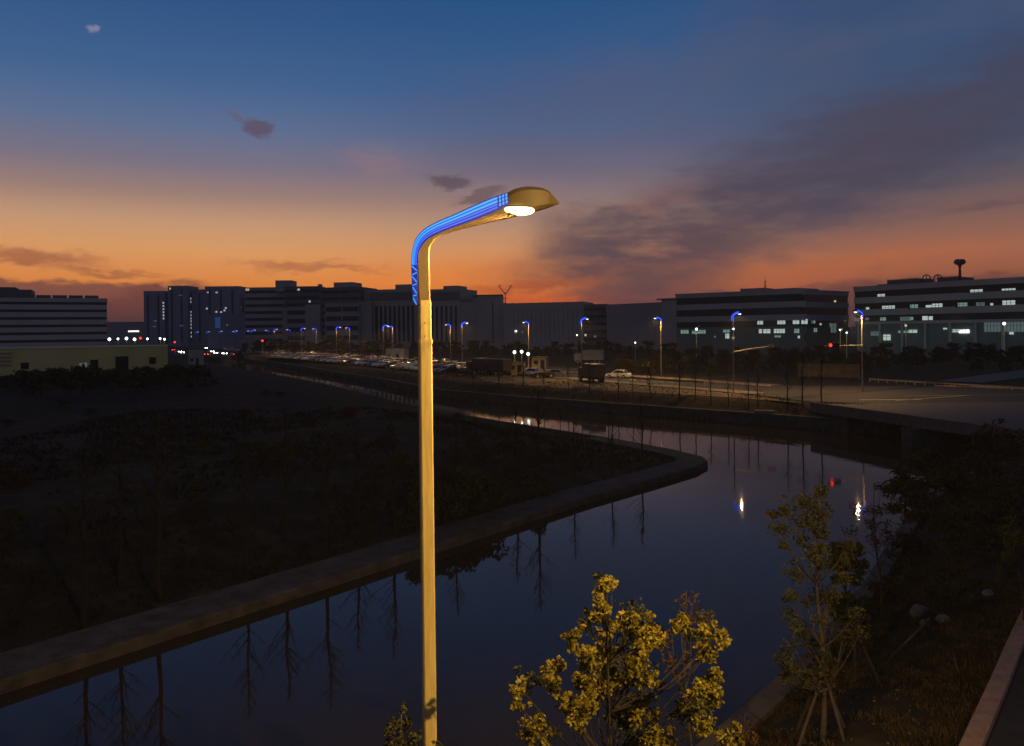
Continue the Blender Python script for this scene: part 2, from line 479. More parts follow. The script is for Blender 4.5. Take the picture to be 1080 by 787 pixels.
# the main road running away to the left
RD = Vector((-.515, .857)); RN = Vector((.857, .515))
def road_pt(n, t): return RN * n + RD * t          # n across, t along
TB = Vector((30, 102)).dot(RD)
def strip(name, n0, n1, t0, t1, z, m, kind='structure'):
    mb = MB(); k = max(1, int((t1 - t0) / 8))
    vs = []
    for i in range(k + 1):
        tt = t0 + (t1 - t0) * i / k
        for n_ in (n0, n1):
            p = road_pt(n_, tt); vs.append((p.x, p.y, z))
    mb.add(vs, [(2 * i, 2 * i + 1, 2 * i + 3, 2 * i + 2) for i in range(k)])
    return tag(mb.build(name, m), kind=kind)
T0 = TB - 22
def t_early(px, n_=72.0):
    r = (px - HX) / F; a = RN * n_
    return (a.x - r * a.y) / (r * RD.y - RD.x)
strip('main_road', 79.2, 89.6, T0, TB + 900, .012, M_asph)
def kerb(name, n0, t0, t1):
    mb = MB(); a, b_, c_, d_ = (road_pt(n0, t0), road_pt(n0 + .3, t0), road_pt(n0 + .3, t1), road_pt(n0, t1))
    mb.prism([tuple(a), tuple(b_), tuple(c_), tuple(d_)], -.1, .13)
    return tag(mb.build(name, M_kerb), kind='structure')
kerb('road_kerb', 78.8, TB - 4, TB + 900); kerb('road_kerb', 89.7, TB + 4, TB + 900)
strip('car_park', 67.5, 76.4, t_early(478), t_early(290), .0, M_asph)
strip('roadside_pavement', 76.6, 78.78, TB - 4, TB + 620, .1, M_pave)
strip('roadside_pavement', 90.02, 92.5, TB + 4, TB + 620, .1, M_pave)
mb = MB()
for i in range(90):
    t_ = TB + 8 + i * 9
    for n_ in (84.35,):
        a, b_, c_, d_ = road_pt(n_, t_), road_pt(n_ + .15, t_), road_pt(n_ + .15, t_ + 4), road_pt(n_, t_ + 4)
        mb.add([(p.x, p.y, .017) for p in (a, b_, c_, d_)], [(0, 1, 2, 3)])
tag(mb.build('lane_marking', M_mark), kind='structure')
# junction and cross road on the right
def sheet(name, pts, z, m):
    mb = MB(); mb.add([(x, y, z) for x, y in pts], [tuple(range(len(pts)))]); return tag(mb.build(name, m), kind='structure')
jn = [(34.5, 87), (41, 84.2), (70, 84), (160, 84), (160, 97), (72, 97.5), (60, 108), tuple(road_pt(89.6, TB + 6)), tuple(road_pt(79.2, TB + 6))]
sheet('road_junction', jn, .008, M_asph)
sheet('dirt_lot', [tuple(x) for x in (Vector((33, 86)), road_pt(76.5, TB - 3), road_pt(76.5, TB + 30), road_pt(76.5, TB + 75), (-4.5, 128), (6.5, 114), (17, 104), (27, 94))], -.004, M_dirt)
# far side lane going off to the right behind the cross road
sheet('side_lane', [(66, 118), (70, 113), (140, 168), (240, 250), (234, 256), (134, 176)], .02, M_pave)
mb = MB()
for k, (a, b_) in enumerate((((60.2, 108.2), (72, 97.9)), ((72, 97.9), (160, 97.4)))):
    v = Vector(b_) - Vector(a); n_ = Vector((-v.y, v.x)).normalized() * .3
    mb.prism([a, b_, tuple(Vector(b_) + n_), tuple(Vector(a) + n_)], -.1, .14)
tag(mb.build('junction_kerb', M_kerb), kind='structure')
# painted lines at the junction
mb = MB()
def painted(a, b_, w_=.22):
    a, b_ = Vector(a), Vector(b_); v = (b_ - a).normalized(); n_ = Vector((-v.y, v.x)) * w_ / 2
    mb.add([(p.x, p.y, .03) for p in (a - n_, b_ - n_, b_ + n_, a + n_)], [(0, 1, 2, 3)])
painted((40.5, 88.6), (47.5, 88.2), .5); painted((44, 87.2), (56, 93)); painted((62, 87), (66.5, 84.9), .45)
painted((48, 93), (160, 90.5), .15)
tag(mb.build('junction_marking', M_mark), kind='structure')

# bridge over the canal
br = thing('road_bridge', 'low concrete road bridge crossing the canal beside the junction', 'bridge')
deck = [(33.2, 84.2), (41.2, 56), (96, 56.5), (90, 84.2)]
mb = MB().prism(deck, -.62, .03); mb.build('deck', M_bridge, br)
mb = MB().prism([(33.0, 84.2), (33.5, 84.3), (41.6, 56), (41.1, 56)], -.8, .24); mb.build('edge_beam', M_conc, br)
mb = MB()
for f_ in (.38,):
    cx, cy = 33.2 + 8 * f_, 84.2 - 28.2 * f_
mb.prism([(35.9, 70.2), (36.2, 68.9), (94, 69.6), (94, 70.9)], -3.6, -.81); mb.build('pier', M_wconc, br)
mb = MB().prism([(33.5, 83.9), (34.8, 79), (92, 79), (92, 83.9)], -3.6, -.63); mb.build('abutment', M_wconc, br)
mb = MB().prism([(40.2, 60.2), (41.3, 56.2), (94, 56.2), (94, 60.2)], -3.6, -.63); mb.build('abutment', M_wconc, br)

# the road beside the camera
KL = rounded([(-30, -30), (8.75, 15.0), (15.6, 23.2), (27, 36), (37.5, 47), (43, 56.2)], 2)
sweep(KL, [(-.02, -.15), (0, .14), (.03, .15), (.33, .15), (.36, .14), (.37, -.1)], M_kerb, 'near_kerb')
mb = MB()
outer = offset(KL, 10)
inn = offset(KL, .355)
mb.add([(x, y, .01) for x, y in inn] + [(x, y, .01) for x, y in outer], [(i, i + len(KL), i + 1 + len(KL), i + 1) for i in range(len(KL) - 1)])
tag(mb.build('near_road', M_asph), kind='structure')
# soil of the verge reaches the kerb

# ------------------------------------------------------------------ buildings
def lit(name, c, s):
    return mat(name, (.02, .02, .02), .6, emit=c, estr=s)
L_cool = lit('lit_window_cool', (.66, .78, .74), .62)
L_green = lit('lit_window_green', (.45, .72, .62), .34)
L_dim = lit('lit_window_dim', (.35, .5, .52), .2)
L_warm = lit('lit_window_warm', (.95, .75, .4), .6)
L_white = lit('white_lamp_glow', (1, 1, .96), 3.0)
L_blue = lit('blue_panel', (.04, .16, .45), .25)
L_red = lit('red_lamp_glow', (1, .03, .02), 3.2)
W_pale = mat('pale_render', (.70, .65, .60), .8, var=.12, scale=.08)
W_pale2 = mat('grey_cladding', (.42, .39, .37), .8, var=.12, scale=.08)
W_blue = mat('haze_blue_render', (.30, .34, .41), .85, var=.12, scale=.05)  # bluish tint stands in for haze over the far towers
W_dark = mat('dark_grey_render', (.47, .44, .415), .85, var=.15, scale=.06)
W_dark2 = mat('charcoal_render', (.20, .192, .19), .85, var=.15, scale=.06)
W_sodium = mat('sodium_glow_wall', (.80, .72, .27), .8, var=.16, scale=.12)  # yellow colour carries the sodium light that falls on this wall
W_green = mat('greenish_cladding', (.15, .20, .185), .8, var=.15, scale=.1)
M_pane = mat('facade_glass', (.016, .018, .022), .3, var=.3, scale=.2, spec=.4)

class Block:
    "a building on a ground line a-b with its front towards the viewer side; s metres along the front, z up, back = depth"
    def __init__(self, name, label, cat, px0, D0, px1, D1, depth, wall, group=None, base=-.3):
        a = P(px0, 350, D0); b_ = P(px1, 350, D1)
        self.a = Vector((a.x, a.y)); self.b = Vector((b_.x, b_.y)); self.L = (self.b - self.a).length
        self.u = (self.b - self.a) / self.L
        self.n = Vector((-self.u.y, self.u.x))
        if self.n.y < 0: self.n = -self.n
        self.t = thing(name, label, cat, (self.a.x, self.a.y, 0), math.atan2(self.u.y, self.u.x), group)
        self.sign = 1 if Vector((-self.u.y, self.u.x)).dot(self.n) > 0 else -1
        self.depth = depth; self.wall = wall; self.base = base
    def bx(self, mb, s0, s1, d0, d1, z0, z1, m=None):
        mb.box(s0, s1, min(d0, d1), max(d0, d1), z0, z1, m)
    def part(self, name, s0, s1, d0, d1, z0, z1, m, parent=None):
        mb = MB(); self.bx(mb, s0, s1, d0, d1, z0, z1); return mb.build(name, m, parent or self.t)
    def px(self, px):
        "distance along the front seen at a photo column"
        r = (px - HX) / F
        # a + u s on ray x = r y
        return (r * self.a.y - self.a.x) / (self.u.x - r * self.u.y)
    def z(self, px, py):
        s = self.px(px); D = (self.a + self.u * s).y
        return P(px, py, D).z
    def banded(self, s0, s1, z0, z1, floors, frac=.45, wall=None, piers=0, d0=0, depth=None, first=0.0, pane=None):
        "solid with recessed glass bands: wall slabs in one part, each band of glass a part"
        wall = wall or self.wall; depth = depth or self.depth
        fh = (z1 - z0) / floors
        wmb = MB()
        self.bx(wmb, s0 + .4, s1 - .4, d0 + .4, d0 + depth, z0, z1 - .3)
        for k in range(floors):
            zz = z0 + k * fh
            lo = fh * (1 - frac) * .45
            # slab below the glass and above
            self.bx(wmb, s0, s1, d0, d0 + depth + .02, zz - (.0 if k else 0), zz + lo)
            self.bx(wmb, s0, s1, d0, d0 + depth + .02, zz + lo + fh * frac, zz + fh - .0005)
            g = MB(); self.bx(g, s0 + .15, s1 - .15, d0 + .2, d0 + depth - .2, zz + lo + .003, zz + lo + fh * frac - .003)
            g.build('window_band', pane or M_pane, self.t)
        if piers:
            for i in range(piers + 1):
                s = s0 + (s1 - s0 - .5) * i / piers
                self.bx(wmb, s, s + .5, d0 - .06, d0 + .5, z0 + .02, z1 - .02)
        self.bx(wmb, s0 - .15, s1 + .15, d0 - .15, d0 + depth + .15, z1, z1 + .5)
        wmb.build('wall', wall, self.t)
    def window(self, px, py, w, h, m, d=0, name='window'):
        "a lit or dark window centred where the photo shows it, w and h in metres"
        s = self.px(px); z = self.z(px, py)
        fr = MB(); self.bx(fr, s - w / 2, s + w / 2, d - .05, d + .35, z - h / 2, z + h / 2)
        o = fr.build(name, m, self.t)
        if name == 'window' and w > 1.5:
            bars = MB(); k = max(2, int(w / .75))
            for i in range(1, k): self.bx(bars, s - w / 2 + w * i / k - .05, s - w / 2 + w * i / k + .05, d - .09, d - .051, z - h / 2, z + h / 2)
            self.bx(bars, s - w / 2, s + w / 2, d - .10, d - .052, z + h * .14, z + h * .14 + .08)
            if self.L and (int(px * 7) % 3 == 0): self.bx(bars, s - w / 2, s - w / 2 + w * (.2 + .13 * (int(px) % 3)), d - .11, d - .055, z - h / 2, z + h / 2)
            bars.build('window_frame', M_pane, o)
        return o
    def solid(self, s0, s1, z0, z1, m=None, d0=0, depth=None, name='wall'):
        mb = MB(); self.bx(mb, s0, s1, d0, d0 + (depth or self.depth), z0, z1)
        self.bx(mb, s0 - .12, s1 + .12, d0 - .12, d0 + (depth or self.depth) + .12, z1, z1 + .4)
        return mb.build(name, m or self.wall, self.t)
    def ribs(self, s0, s1, z0, z1, n_, w_, m, out=.25):
        for i in range(n_):
            s = s0 + (s1 - s0) * (i + .5) / n_
            self.part('window_strip', s - w_ / 2, s + w_ / 2, -.03 , .2, z0, z1, m)

rnd = random.Random(11)
GB = 'far buildings along the horizon'
# office block at the far left
b1 = Block('office_building', 'pale office block with stacked dark window bands behind the yellow wall at the far left', 'building', -90, 280.5, 113, 310, 40, W_pale)
zt = b1.z(90, 316)
b1.banded(0, b1.L, -.5, zt, 8, .36, piers=0)
mb = MB()
for i in range(13):
    s = b1.L - 3 - i * 5.6; b1.bx(mb, s - 4.9, s, 1, 5, zt + .5, zt + 1.7)
mb.build('roof_unit', W_dark2, b1.t)
b1.part('penthouse', b1.px(-20), b1.px(33), 3, 20, zt + .5, b1.z(20, 305), W_dark2)
b1.part('penthouse', b1.px(-20), b1.px(16), 4, 18, b1.z(20, 305) + .01, b1.z(20, 302.5), W_dark2)
for x, y, m in ((53, 331, L_cool), (65, 331, L_cool), (53, 348, L_cool), (64, 347.5, L_cool), (76.5, 347.5, L_cool), (29, 356.5, L_dim), (89, 354.8, L_dim), (99, 347, L_dim)):
    b1.window(x, y, 1.3, 1.2, m, .12)

# the warehouse, sodium light put into its wall colour
b2 = Block('warehouse', 'long low warehouse with sodium light in its yellow colour and square dark openings behind the scrub at the left', 'warehouse', -60, 148.5, 176.5, 165, 24, W_sodium)
zt = b2.z(90, 367)
wmb = MB(); b2.bx(wmb, 0, b2.L, 0, 24, -1.4, zt); b2.bx(wmb, -.1, b2.L + .1, -.1, 24.1, zt, zt + .15); wmb.build('wall', W_sodium, b2.t)
for x0, x1, y0, y1 in ((21.5, 30, 382.5, 389.5), (95, 103, 379.5, 391), (121.5, 135, 376, 392), (157, 164, 377, 384), (-30, -18, 380, 392)):
    s0, s1 = b2.px(x0), b2.px(x1); xm = (x0 + x1) / 2
    fr = b2.part('opening', s0, s1, -.12, .2, b2.z(xm, y1), b2.z(xm, y0), M_black)
    b2.part('lintel', s0 - .2, s1 + .2, -.3, -.13, b2.z(xm, y0) + .01, b2.z(xm, y0) + .16, W_sodium, fr)
for z_ in (373, 377, 381, 385): b2.part('ledge', b2.px(-60), b2.px(12), -.5, -.02, b2.z(5, z_), b2.z(5, z_) + .18, W_dark)
b2.window(85, 385.5, .5, .9, L_dim, -.1); b2.window(90, 385, .5, .9, L_dim, -.1)

# faint low block and hills in the gap
b3 = Block('low_block', 'low dark hall with a strip of light between the office block and the towers', 'building', 109, 620, 158, 640, 30, W_dark)
b3.solid(0, b3.L, -.5, b3.z(130, 340)); b3.window(141, 349.5, 8, .9, L_white, -.1, 'light_strip')

# towers, left group (haze put into their bluish colour)
def tower(label, px0, px1, ytop, D, wall=W_blue, lights=(), slots=(), depth=22, rail=True, floors=13, style='grid', name='apartment_tower', group=GB, D1=None):
    b_ = Block(name, label, 'building', px0, D, px1, D1 or D, depth, wall, group)
    xm = (px0 + px1) / 2; zt_ = b_.z(xm, ytop)
    if style == 'bands': b_.banded(0, b_.L, -.5, zt_, floors, .42, wall=wall, piers=slots or 0)
    else:
        b_.solid(0, b_.L, -.5, zt_)
        if style == 'grid':
            k = max(2, int(b_.L / 7))
            for i in range(k):
                s = b_.L * (i + .5) / k
                for side_ in (-1.5,):
                    b_.part('window_column', s + side_ - .1, s + side_ + 1.5, -.04, .2, 3, zt_ - 2.5, M_pane)
    for (x, y, w_, h_, m) in lights: b_.window(x, y, w_, h_, m, -.1)
    return b_, zt_
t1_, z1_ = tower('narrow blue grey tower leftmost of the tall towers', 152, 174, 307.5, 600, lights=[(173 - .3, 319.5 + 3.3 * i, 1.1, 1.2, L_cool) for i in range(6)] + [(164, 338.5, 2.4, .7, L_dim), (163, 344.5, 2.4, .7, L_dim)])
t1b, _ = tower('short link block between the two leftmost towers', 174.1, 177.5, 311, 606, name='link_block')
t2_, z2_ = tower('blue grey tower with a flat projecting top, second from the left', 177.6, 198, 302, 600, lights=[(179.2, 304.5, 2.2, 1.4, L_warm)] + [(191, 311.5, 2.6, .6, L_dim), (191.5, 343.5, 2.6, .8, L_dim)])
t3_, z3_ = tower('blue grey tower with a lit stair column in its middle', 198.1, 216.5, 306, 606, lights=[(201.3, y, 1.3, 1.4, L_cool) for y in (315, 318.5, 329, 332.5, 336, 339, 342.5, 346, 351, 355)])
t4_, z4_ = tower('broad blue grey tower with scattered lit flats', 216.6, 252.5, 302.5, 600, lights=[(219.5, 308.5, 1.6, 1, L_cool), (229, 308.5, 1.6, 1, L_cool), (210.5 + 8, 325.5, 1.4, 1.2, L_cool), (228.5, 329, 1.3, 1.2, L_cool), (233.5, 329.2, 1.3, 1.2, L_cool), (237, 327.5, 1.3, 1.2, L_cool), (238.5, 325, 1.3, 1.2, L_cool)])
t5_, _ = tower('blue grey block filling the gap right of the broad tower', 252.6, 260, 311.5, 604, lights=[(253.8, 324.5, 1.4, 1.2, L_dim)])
lb = Block('low_hall', 'low pale blue hall with a bright blue panel in front of the towers', 'building', 219, 470, 271, 480, 30, mat('pale_blue_cladding', (.28, .33, .42), .8, var=.1, scale=.05))
lb.solid(0, lb.L, -.5, lb.z(250, 331.5)); lb.part('blue_panel', lb.px(227), lb.px(232.5), -.25, -.02, lb.z(230, 346), lb.z(230, 334.5), L_blue)
lb.window(239.5, 343, 1, .9, L_dim, -.1)
# big dark slab blocks
d1, zt = tower('long dark slab block with a boxy stair head on its roof', 258.5, 300, 304, 430, W_dark, style='bands', floors=9, lights=[(261, 305.5, 2.4, 1.2, L_warm)], name='factory_block')
d2, zt = tower('dark banded block under the tall square stair head', 300.1, 338, 303, 420, W_dark2, style='bands', floors=9, slots=3, name='factory_block', lights=[(315.5, 305.5, 1.2, 1, L_cool), (327, 318, 1.0, 1, L_cool)])
d2.part('stair_head', d2.px(287.5), d2.px(305), 6, 16, zt - 2, d2.z(296, 295), W_dark)
d2.part('roof_tank', d2.px(333), d2.px(336), 6, 10, zt + .5, d2.z(334, 299), W_dark)
d1b = Block('stair_tower', 'pale grey stair tower projecting in front of the dark slab blocks', 'building', 298, 405, 303, 405, 12, W_pale2); d1b.solid(0, d1b.L, -.5, d1b.z(300, 326))
d1c = Block('stair_wing', 'grey wing with three dark balcony bands in front of the dark slab', 'building', 303.2, 405, 322, 405, 12, W_pale2); d1c.banded(0, d1c.L, -.5, d1c.z(310, 325), 5, .5)
d1d = Block('stair_wing', 'plain grey wing left of the gap below the second stair head', 'building', 322.2, 404, 341, 402, 12, W_dark); d1d.solid(0, d1d.L, -.5, d1d.z(330, 322))
d3, zt = tower('dark banded block with a low roof box, right of the stair heads', 338.1, 380.5, 304, 400, W_dark2, style='bands', floors=9, slots=4, name='factory_block', D1=395)
d3.part('roof_box', d3.px(349), d3.px(369), 4, 16, zt + .51, d3.z(359, 297.3), W_dark)
d3b = Block('front_wing', 'grey wing with pale corner piers and dark balconies below the low roof box', 'building', 343, 380, 379, 378, 10, W_pale2); d3b.banded(0, d3b.L, -.5, d3b.z(360, 321), 5, .5, piers=2)
d3c = Block('front_wing', 'plain pale grey wing beside the balcony wing', 'building', 379.1, 380, 392, 380, 12, W_pale2); d3c.solid(0, d3c.L, -.5, d3c.z(385, 319))
d4, _ = tower('narrow dark block in the dip of the skyline', 380.6, 391, 306, 400, W_dark, style='plain', name='factory_block')
d5, zt = tower('wide dark block with tall window strips just left of the tall lamp pole', 391.1, 440, 306, 385, W_dark, style='plain', name='factory_block', lights=[(422, 309, 1, .8, L_dim)], D1=380)
d5.ribs(2, d5.L - 1, 4, zt - 8, 9, 1.4, M_pane)
d5.part('roof_box', d5.px(414.5), d5.px(432), 4, 16, zt + .41, d5.z(424, 299.5), W_dark)
d5.part('fascia', -.1, d5.L, -.5, -.02, zt - 5, zt - 1, W_dark2)
d6, zt = tower('wide dark block with a roof box just right of the tall lamp pole', 440.1, 485.5, 306, 380, W_dark, style='plain', name='factory_block', D1=372)
d6.ribs(2, d6.L - 1, 4, zt - 8, 8, 1.1, M_pane)
d6.part('roof_box', d6.px(464.5), d6.px(479.5), 4, 16, zt + .41, d6.z(472, 301), W_dark)
d6.part('fascia', 0, d6.L, -.5, -.02, zt - 5, zt - 1, W_dark2)
# lower row
e1, _ = tower('low dark hall joining the lamp side block to the stair block', 485.6, 503, 319.5, 372, W_dark, style='plain', name='factory_hall', D1=370)
e2, zt = tower('grey stair block with an overhanging roof slab left of the pylon', 503.1, 531, 313, 366, W_dark, style='plain', name='factory_hall')
e2.part('roof_slab', -2.2, e2.L, -.6, 20, zt + .42, zt + 1.0, W_dark2); e2.ribs(3, 22, 3, zt - 3, 2, .5, M_pane)
e3, zt = tower('long plain grey factory hall with faint vertical joints in the middle of the skyline', 531.1, 616, 320, 362, W_dark, style='plain', name='factory_hall', D1=350, lights=[(511 + 33, 349.5, 1.3, 1.2, L_cool), (551, 350.5, .8, .8, L_dim)])
e3.ribs(4, e3.L - 2, 3, zt - 2.5, 15, .22, W_dark2)
e4, zt = tower('dark block with five open balcony bands right of the long hall', 616.2, 640, 322, 348, W_dark2, style='bands', floors=6, name='factory_block', D1=345, lights=[(608.5 + 9, 353.5, .9, .9, L_cool), (627.5, 355, .9, .9, L_dim), (616, 361, .9, .8, L_dim)])
e5, zt = tower('pale grey hall with vertical joints between the balcony block and the roof slab block', 640.2, 700, 321, 340, mat('mid_grey_cladding', (.36, .35, .35), .85, var=.1, scale=.06), style='plain', name='factory_hall', D1=318)
e5.ribs(2, e5.L - 2, 3, zt - 2.2, 11, .25, W_dark)
e6, zt = tower('narrow grey block with a projecting roof slab beside the green lit office', 698.2, 716, 317, 306, W_dark, style='plain', name='factory_hall', D1=300)
e6.part('roof_slab', -2, e6.L, -.8, 18, zt + .42, zt + .9, W_dark2)

# office with green white lit rooms
g1 = Block('office_building', 'long dark office with green white lit ground floor rooms and two roof boxes', 'building', 713, 262, 850, 236, 30, W_pale2)
zt = g1.z(780, 309)
g1.banded(0, g1.L, -.4, zt, 5, .55, wall=W_pale2, piers=0)
g1.part('roof_box', g1.px(775.5), g1.px(802), 5, 18, zt + .51, g1.z(788, 303.5), W_pale2)
g1.part('roof_box', g1.px(802.2), g1.px(814), 8, 15, zt + .51, g1.z(808, 306), W_dark)
g1.part('ground_floor_front', .3, g1.L - .3, -.3, -.02, -.3, g1.z(780, 345), W_green)
for x, y, w_, h_, m in ((722.5, 350, 2.8, 1.2, L_green), (732, 350.5, 2, 1, L_green), (740, 350, 3, 1.2, L_green), (766.5, 349.2, 2.2, .9, L_green), (766.3, 354.5, 2, 1.6, L_cool), (773.5, 356.5, .7, .8, L_warm),
        (801, 339.8, 2.2, 1.5, L_cool), (824, 339.5, 2.4, 1.5, L_cool), (839.5, 339.3, 1.9, 1.5, L_cool), (848.3, 339.2, 1.8, 1.5, L_cool),
        (800.7, 349.4, 2.0, 1.3, L_cool), (809.1, 349.4, 2.2, 1.3, L_cool), (822.3, 349.2, 3.4, 1.3, L_cool), (840, 349.1, 1.9, 1.3, L_green), (820.5, 354.8, 1.9, .6, L_green), (842.8, 355.5, .6, .8, L_cool), (754.5, 355.3, .6, .6, L_dim)):
    g1.window(x, y, w_, h_, m, -.33 if y > 345 else .1)
g2 = Block('office_wing', 'right wing of the green lit office with a corner roof box', 'building', 848.6, 236, 895.5, 252, 26, W_pale2)
zt = g2.z(870, 308)
g2.banded(.2, g2.L, -.4, zt, 5, .55, wall=W_pale2)
g2.part('roof_box', g2.px(851), g2.px(876), 4, 14, zt + .51, g2.z(865, 303.5), W_pale2)
g2.part('ground_floor_front', .5, g2.L - .3, -.3, -.02, -.3, g2.z(870, 345), W_green)
for x, y, w_, h_, m in ((858.5, 338.8, 1.7, 1.4, L_green), (859, 348.2, 1.7, 1.2, L_green), (881.5, 317.8, 1, .6, L_warm), (892, 337.5, 1.2, .9, L_dim), (866, 342, .8, .6, L_cool), (885.5, 347.5, 2.2, .5, L_cool), (892.5, 350.8, .7, .8, L_cool), (878, 346, 3.2, 3, L_dim)):
    g2.window(x, y, w_, h_, m, -.33 if y > 345 else .1)
an = thing('roof_antenna', 'thin lattice antenna on the roof of the green lit office', 'antenna', tuple(P(807, 305, 250)))
an_ = MB(); an_.tube([(0, 0, -.6), (0, 0, 3.0)], [.28, .1], 5); an_.tube([(0, 0, 3), (0, 0, 4.2)], .05, 4); an_.build('mast', W_dark2, an)
for z_ in (.8, 1.6, 2.4): MB().box(-.5, .5, -.1, .1, z_, z_ + .1).build('crossbar', W_dark2, an)

# right hand office
h1 = Block('office_building', 'large dark office with bright scattered windows and plant on its roof at the right edge', 'building', 901, 222, 1135, 176, 36, W_pale2)
zt = h1.z(960, 301)
zg = h1.z(960, 341.5)
h1.banded(0, h1.L, zg, zt, 3, .5, wall=W_pale2, piers=0)
h1.part('ground_floor', .3, h1.L, .5, 36, -.4, zg - .01, W_green)
for i in range(12): h1.part('column', 1 + i * 6.4, 1.6 + i * 6.4, -.02, .48, -.4, zg - .02, W_pale2)
wl = []
for x, y, w_, h_, m in ((929.5, 313, 2.1, 1.5, L_cool), (1030, 308.5, 2.9, 1.5, L_cool), (1064, 307.5, 3.0, 1.5, L_cool),
        (915, 326, .9, 1, L_cool), (937, 325.3, 3.6, 1.5, L_cool), (963, 324, 2.6, 1.4, L_green), (979.5, 324, 1.5, 1.1, L_cool), (988.5, 323, 2.6, 1.4, L_cool), (1014, 322, 2.8, 1.3, L_green), (1034, 321.5, 2, 1.2, L_dim), (1046, 321.5, .6, .8, L_cool), (1064, 320.8, 2.8, 1.8, L_cool),
        (892 + 12, 337.2, 1.4, 1, L_dim), (914.5, 336.5, 1, .7, L_dim), (930.5, 336.5, 2, .9, L_green), (955, 336.2, 3, 1.1, L_dim), (961, 336, 1, .8, L_green), (975.5, 335.6, 1.4, 1.1, L_cool), (981.5, 335.6, 1, 1.0, L_cool)):
    h1.window(x, y, w_, h_, m, .1)
for x, y, w_, h_, m in ((934.5, 356, 2, 1.6, L_cool), (951, 350, 4, .6, L_green), (962, 349.5, 2.2, .8, L_cool), (1008, 349, 3.5, .8, L_cool), (1016, 349.6, 2.4, .8, L_white), (996, 346.7, .9, .4, L_cool), (1066, 351.5, .9, .6, L_cool), (1058, 345, 9, 2.4, L_dim), (922, 352, 2.4, 1.2, L_dim)):
    h1.window(x, y, w_, h_, m, .3)
b_ = h1.part('roof_plant', h1.px(928), h1.px(961), 4, 12, zt + .5, h1.z(944, 294.3), W_dark2)
h1.part('roof_plant', h1.px(982), h1.px(1004), 4, 12, zt + .5, h1.z(994, 292), W_dark2)
h1.part('roof_plant', h1.px(917.5), h1.px(927), 4, 8, zt + .5, h1.z(922, 299.5), W_dark2)
mb = MB()
for i in range(16):
    s = h1.px(928 + i * 2.1); h1.bx(mb, s, s + .12, 4, 4.2, zt, h1.z(944, 293.2))
    s = h1.px(982 + i * 1.4); h1.bx(mb, s, s + .12, 4, 4.2, zt, h1.z(994, 290.8))
mb.build('railing', W_dark2, h1.t)
for x in (965.5, 977.5):
    s = h1.px(x); z_ = h1.z(x, 293.5)
    mb = MB()
    pts = [(s + 1.1 * math.cos(a), 6, z_ + 1.1 * math.sin(a)) for a in [i * math.pi / 8 for i in range(17)]]
    mb.tube(pts, .16, 6); mb.tube([(s, 6, zt), (s, 6, z_ + .9)], .12, 5); mb.tube([(s - .9, 6, z_), (s + .9, 6, z_)], .08, 5)
    mb.build('ring_cowl', W_dark2, h1.t)
an = thing('water_tower', 'slim mast with a pale round head on the roof at the far right', 'mast', tuple(P(1012.5, 296, 200)))
MB().tube([(0, 0, -1), (0, 0, 3.3)], [.45, .28], 8).build('mast', mat('red_mast_paint', (.16, .07, .06), .7), an)
MB().ball((-.55, 0, 4.9), .95, sq=(1, 1, .85)).ball((.55, 0, 4.9), .95, sq=(1, 1, .85)).tube([(0, 0, 3.2), (0, 0, 4.6)], [.25, .7], 8).build('head', mat('pinkish_grey_dish', (.2, .12, .11), .7), an, smooth=True)

# pylon
py_ = thing('power_pylon', 'forked power pylon standing behind the long grey hall', 'pylon', tuple(P(533, 325, 520)))
mb = MB()
mb.tube([(0, 0, -14), (0, 0, 10.5)], [.9, .35], 4)
for s in (-1, 1):
    mb.tube([(0, 0, 9.5), (s * 4.6, 0, 15.5)], [.4, .3], 4); mb.tube([(s * 4.6, 0, 15.5), (s * 2.2, 0, 15.2)], .2, 4)
mb.build('mast', W_dark2, py_)
for z_ in (3, 6.5): MB().box(-1.8, 1.8, -.15, .15, z_, z_ + .4).build('crossbar', W_dark2, py_)

# far hills, their bluish colour standing in for haze
mb = MB(); K = 90
vs = []
for i in range(K + 1):
    x = -1500 + 3300 * i / K; y = 1500
    z_ = 14 + 9 * math.sin(i * .37) + 5 * math.sin(i * .93 + 1) + 3 * math.sin(i * 2.1)
    vs += [(x, y - 140, -2), (x, y, z_), (x, y + 200, -2)]
fs = []
for i in range(K):
    for j in (0, 1): fs.append((3 * i + j, 3 * i + 3 + j, 3 * i + 4 + j, 3 * i + 1 + j))
mb.add(vs, fs); tag(mb.build('distant_hills', mat('haze_blue_hills', (.05, .06, .075), .95), smooth=True), kind='structure')

# ------------------------------------------------------------------ lamps that give light
WARM = (1.0, .57, .19)
def spot(loc, power, color, parent=None, size=.12, angle=160, blend=.5, tilt=(0, 0)):
    l = bpy.data.lights.new('lamp_light', 'SPOT'); l.energy = power; l.color = color
    l.spot_size = R(angle); l.spot_blend = blend; l.shadow_soft_size = size
    o = bpy.data.objects.new('lamp_light', l); C.objects.link(o); o.location = loc
    o.rotation_euler = (R(tilt[0]), R(tilt[1]), 0)
    if parent: o.parent = parent
    return o
M_pole = mat('cream_lamp_paint', (.68, .53, .19), .5, var=.22, scale=3.0, bump=.15, spec=.4, mapping=(7, 7, .5))
M_pole2 = mat('grey_lamp_paint', (.20, .18, .15), .5, var=.08, scale=2.5)
M_head = mat('bronze_lamp_paint', (.19, .135, .055), .5, var=.15, scale=5, spec=.45)
M_led = lit('led_blue_core', (.045, .36, 1.0), 1.25)
M_led2 = lit('led_blue_deep', (.07, .16, 1.0), 1.1)
M_ledh = mat('led_housing_halo', (.01, .015, .08), .35, emit=(.004, .03, .42), estr=.62)  # housing emits faintly, imitating the halo round the strips
M_ledfar = lit('led_far_blue', (.02, .07, 1.0), 2.2)
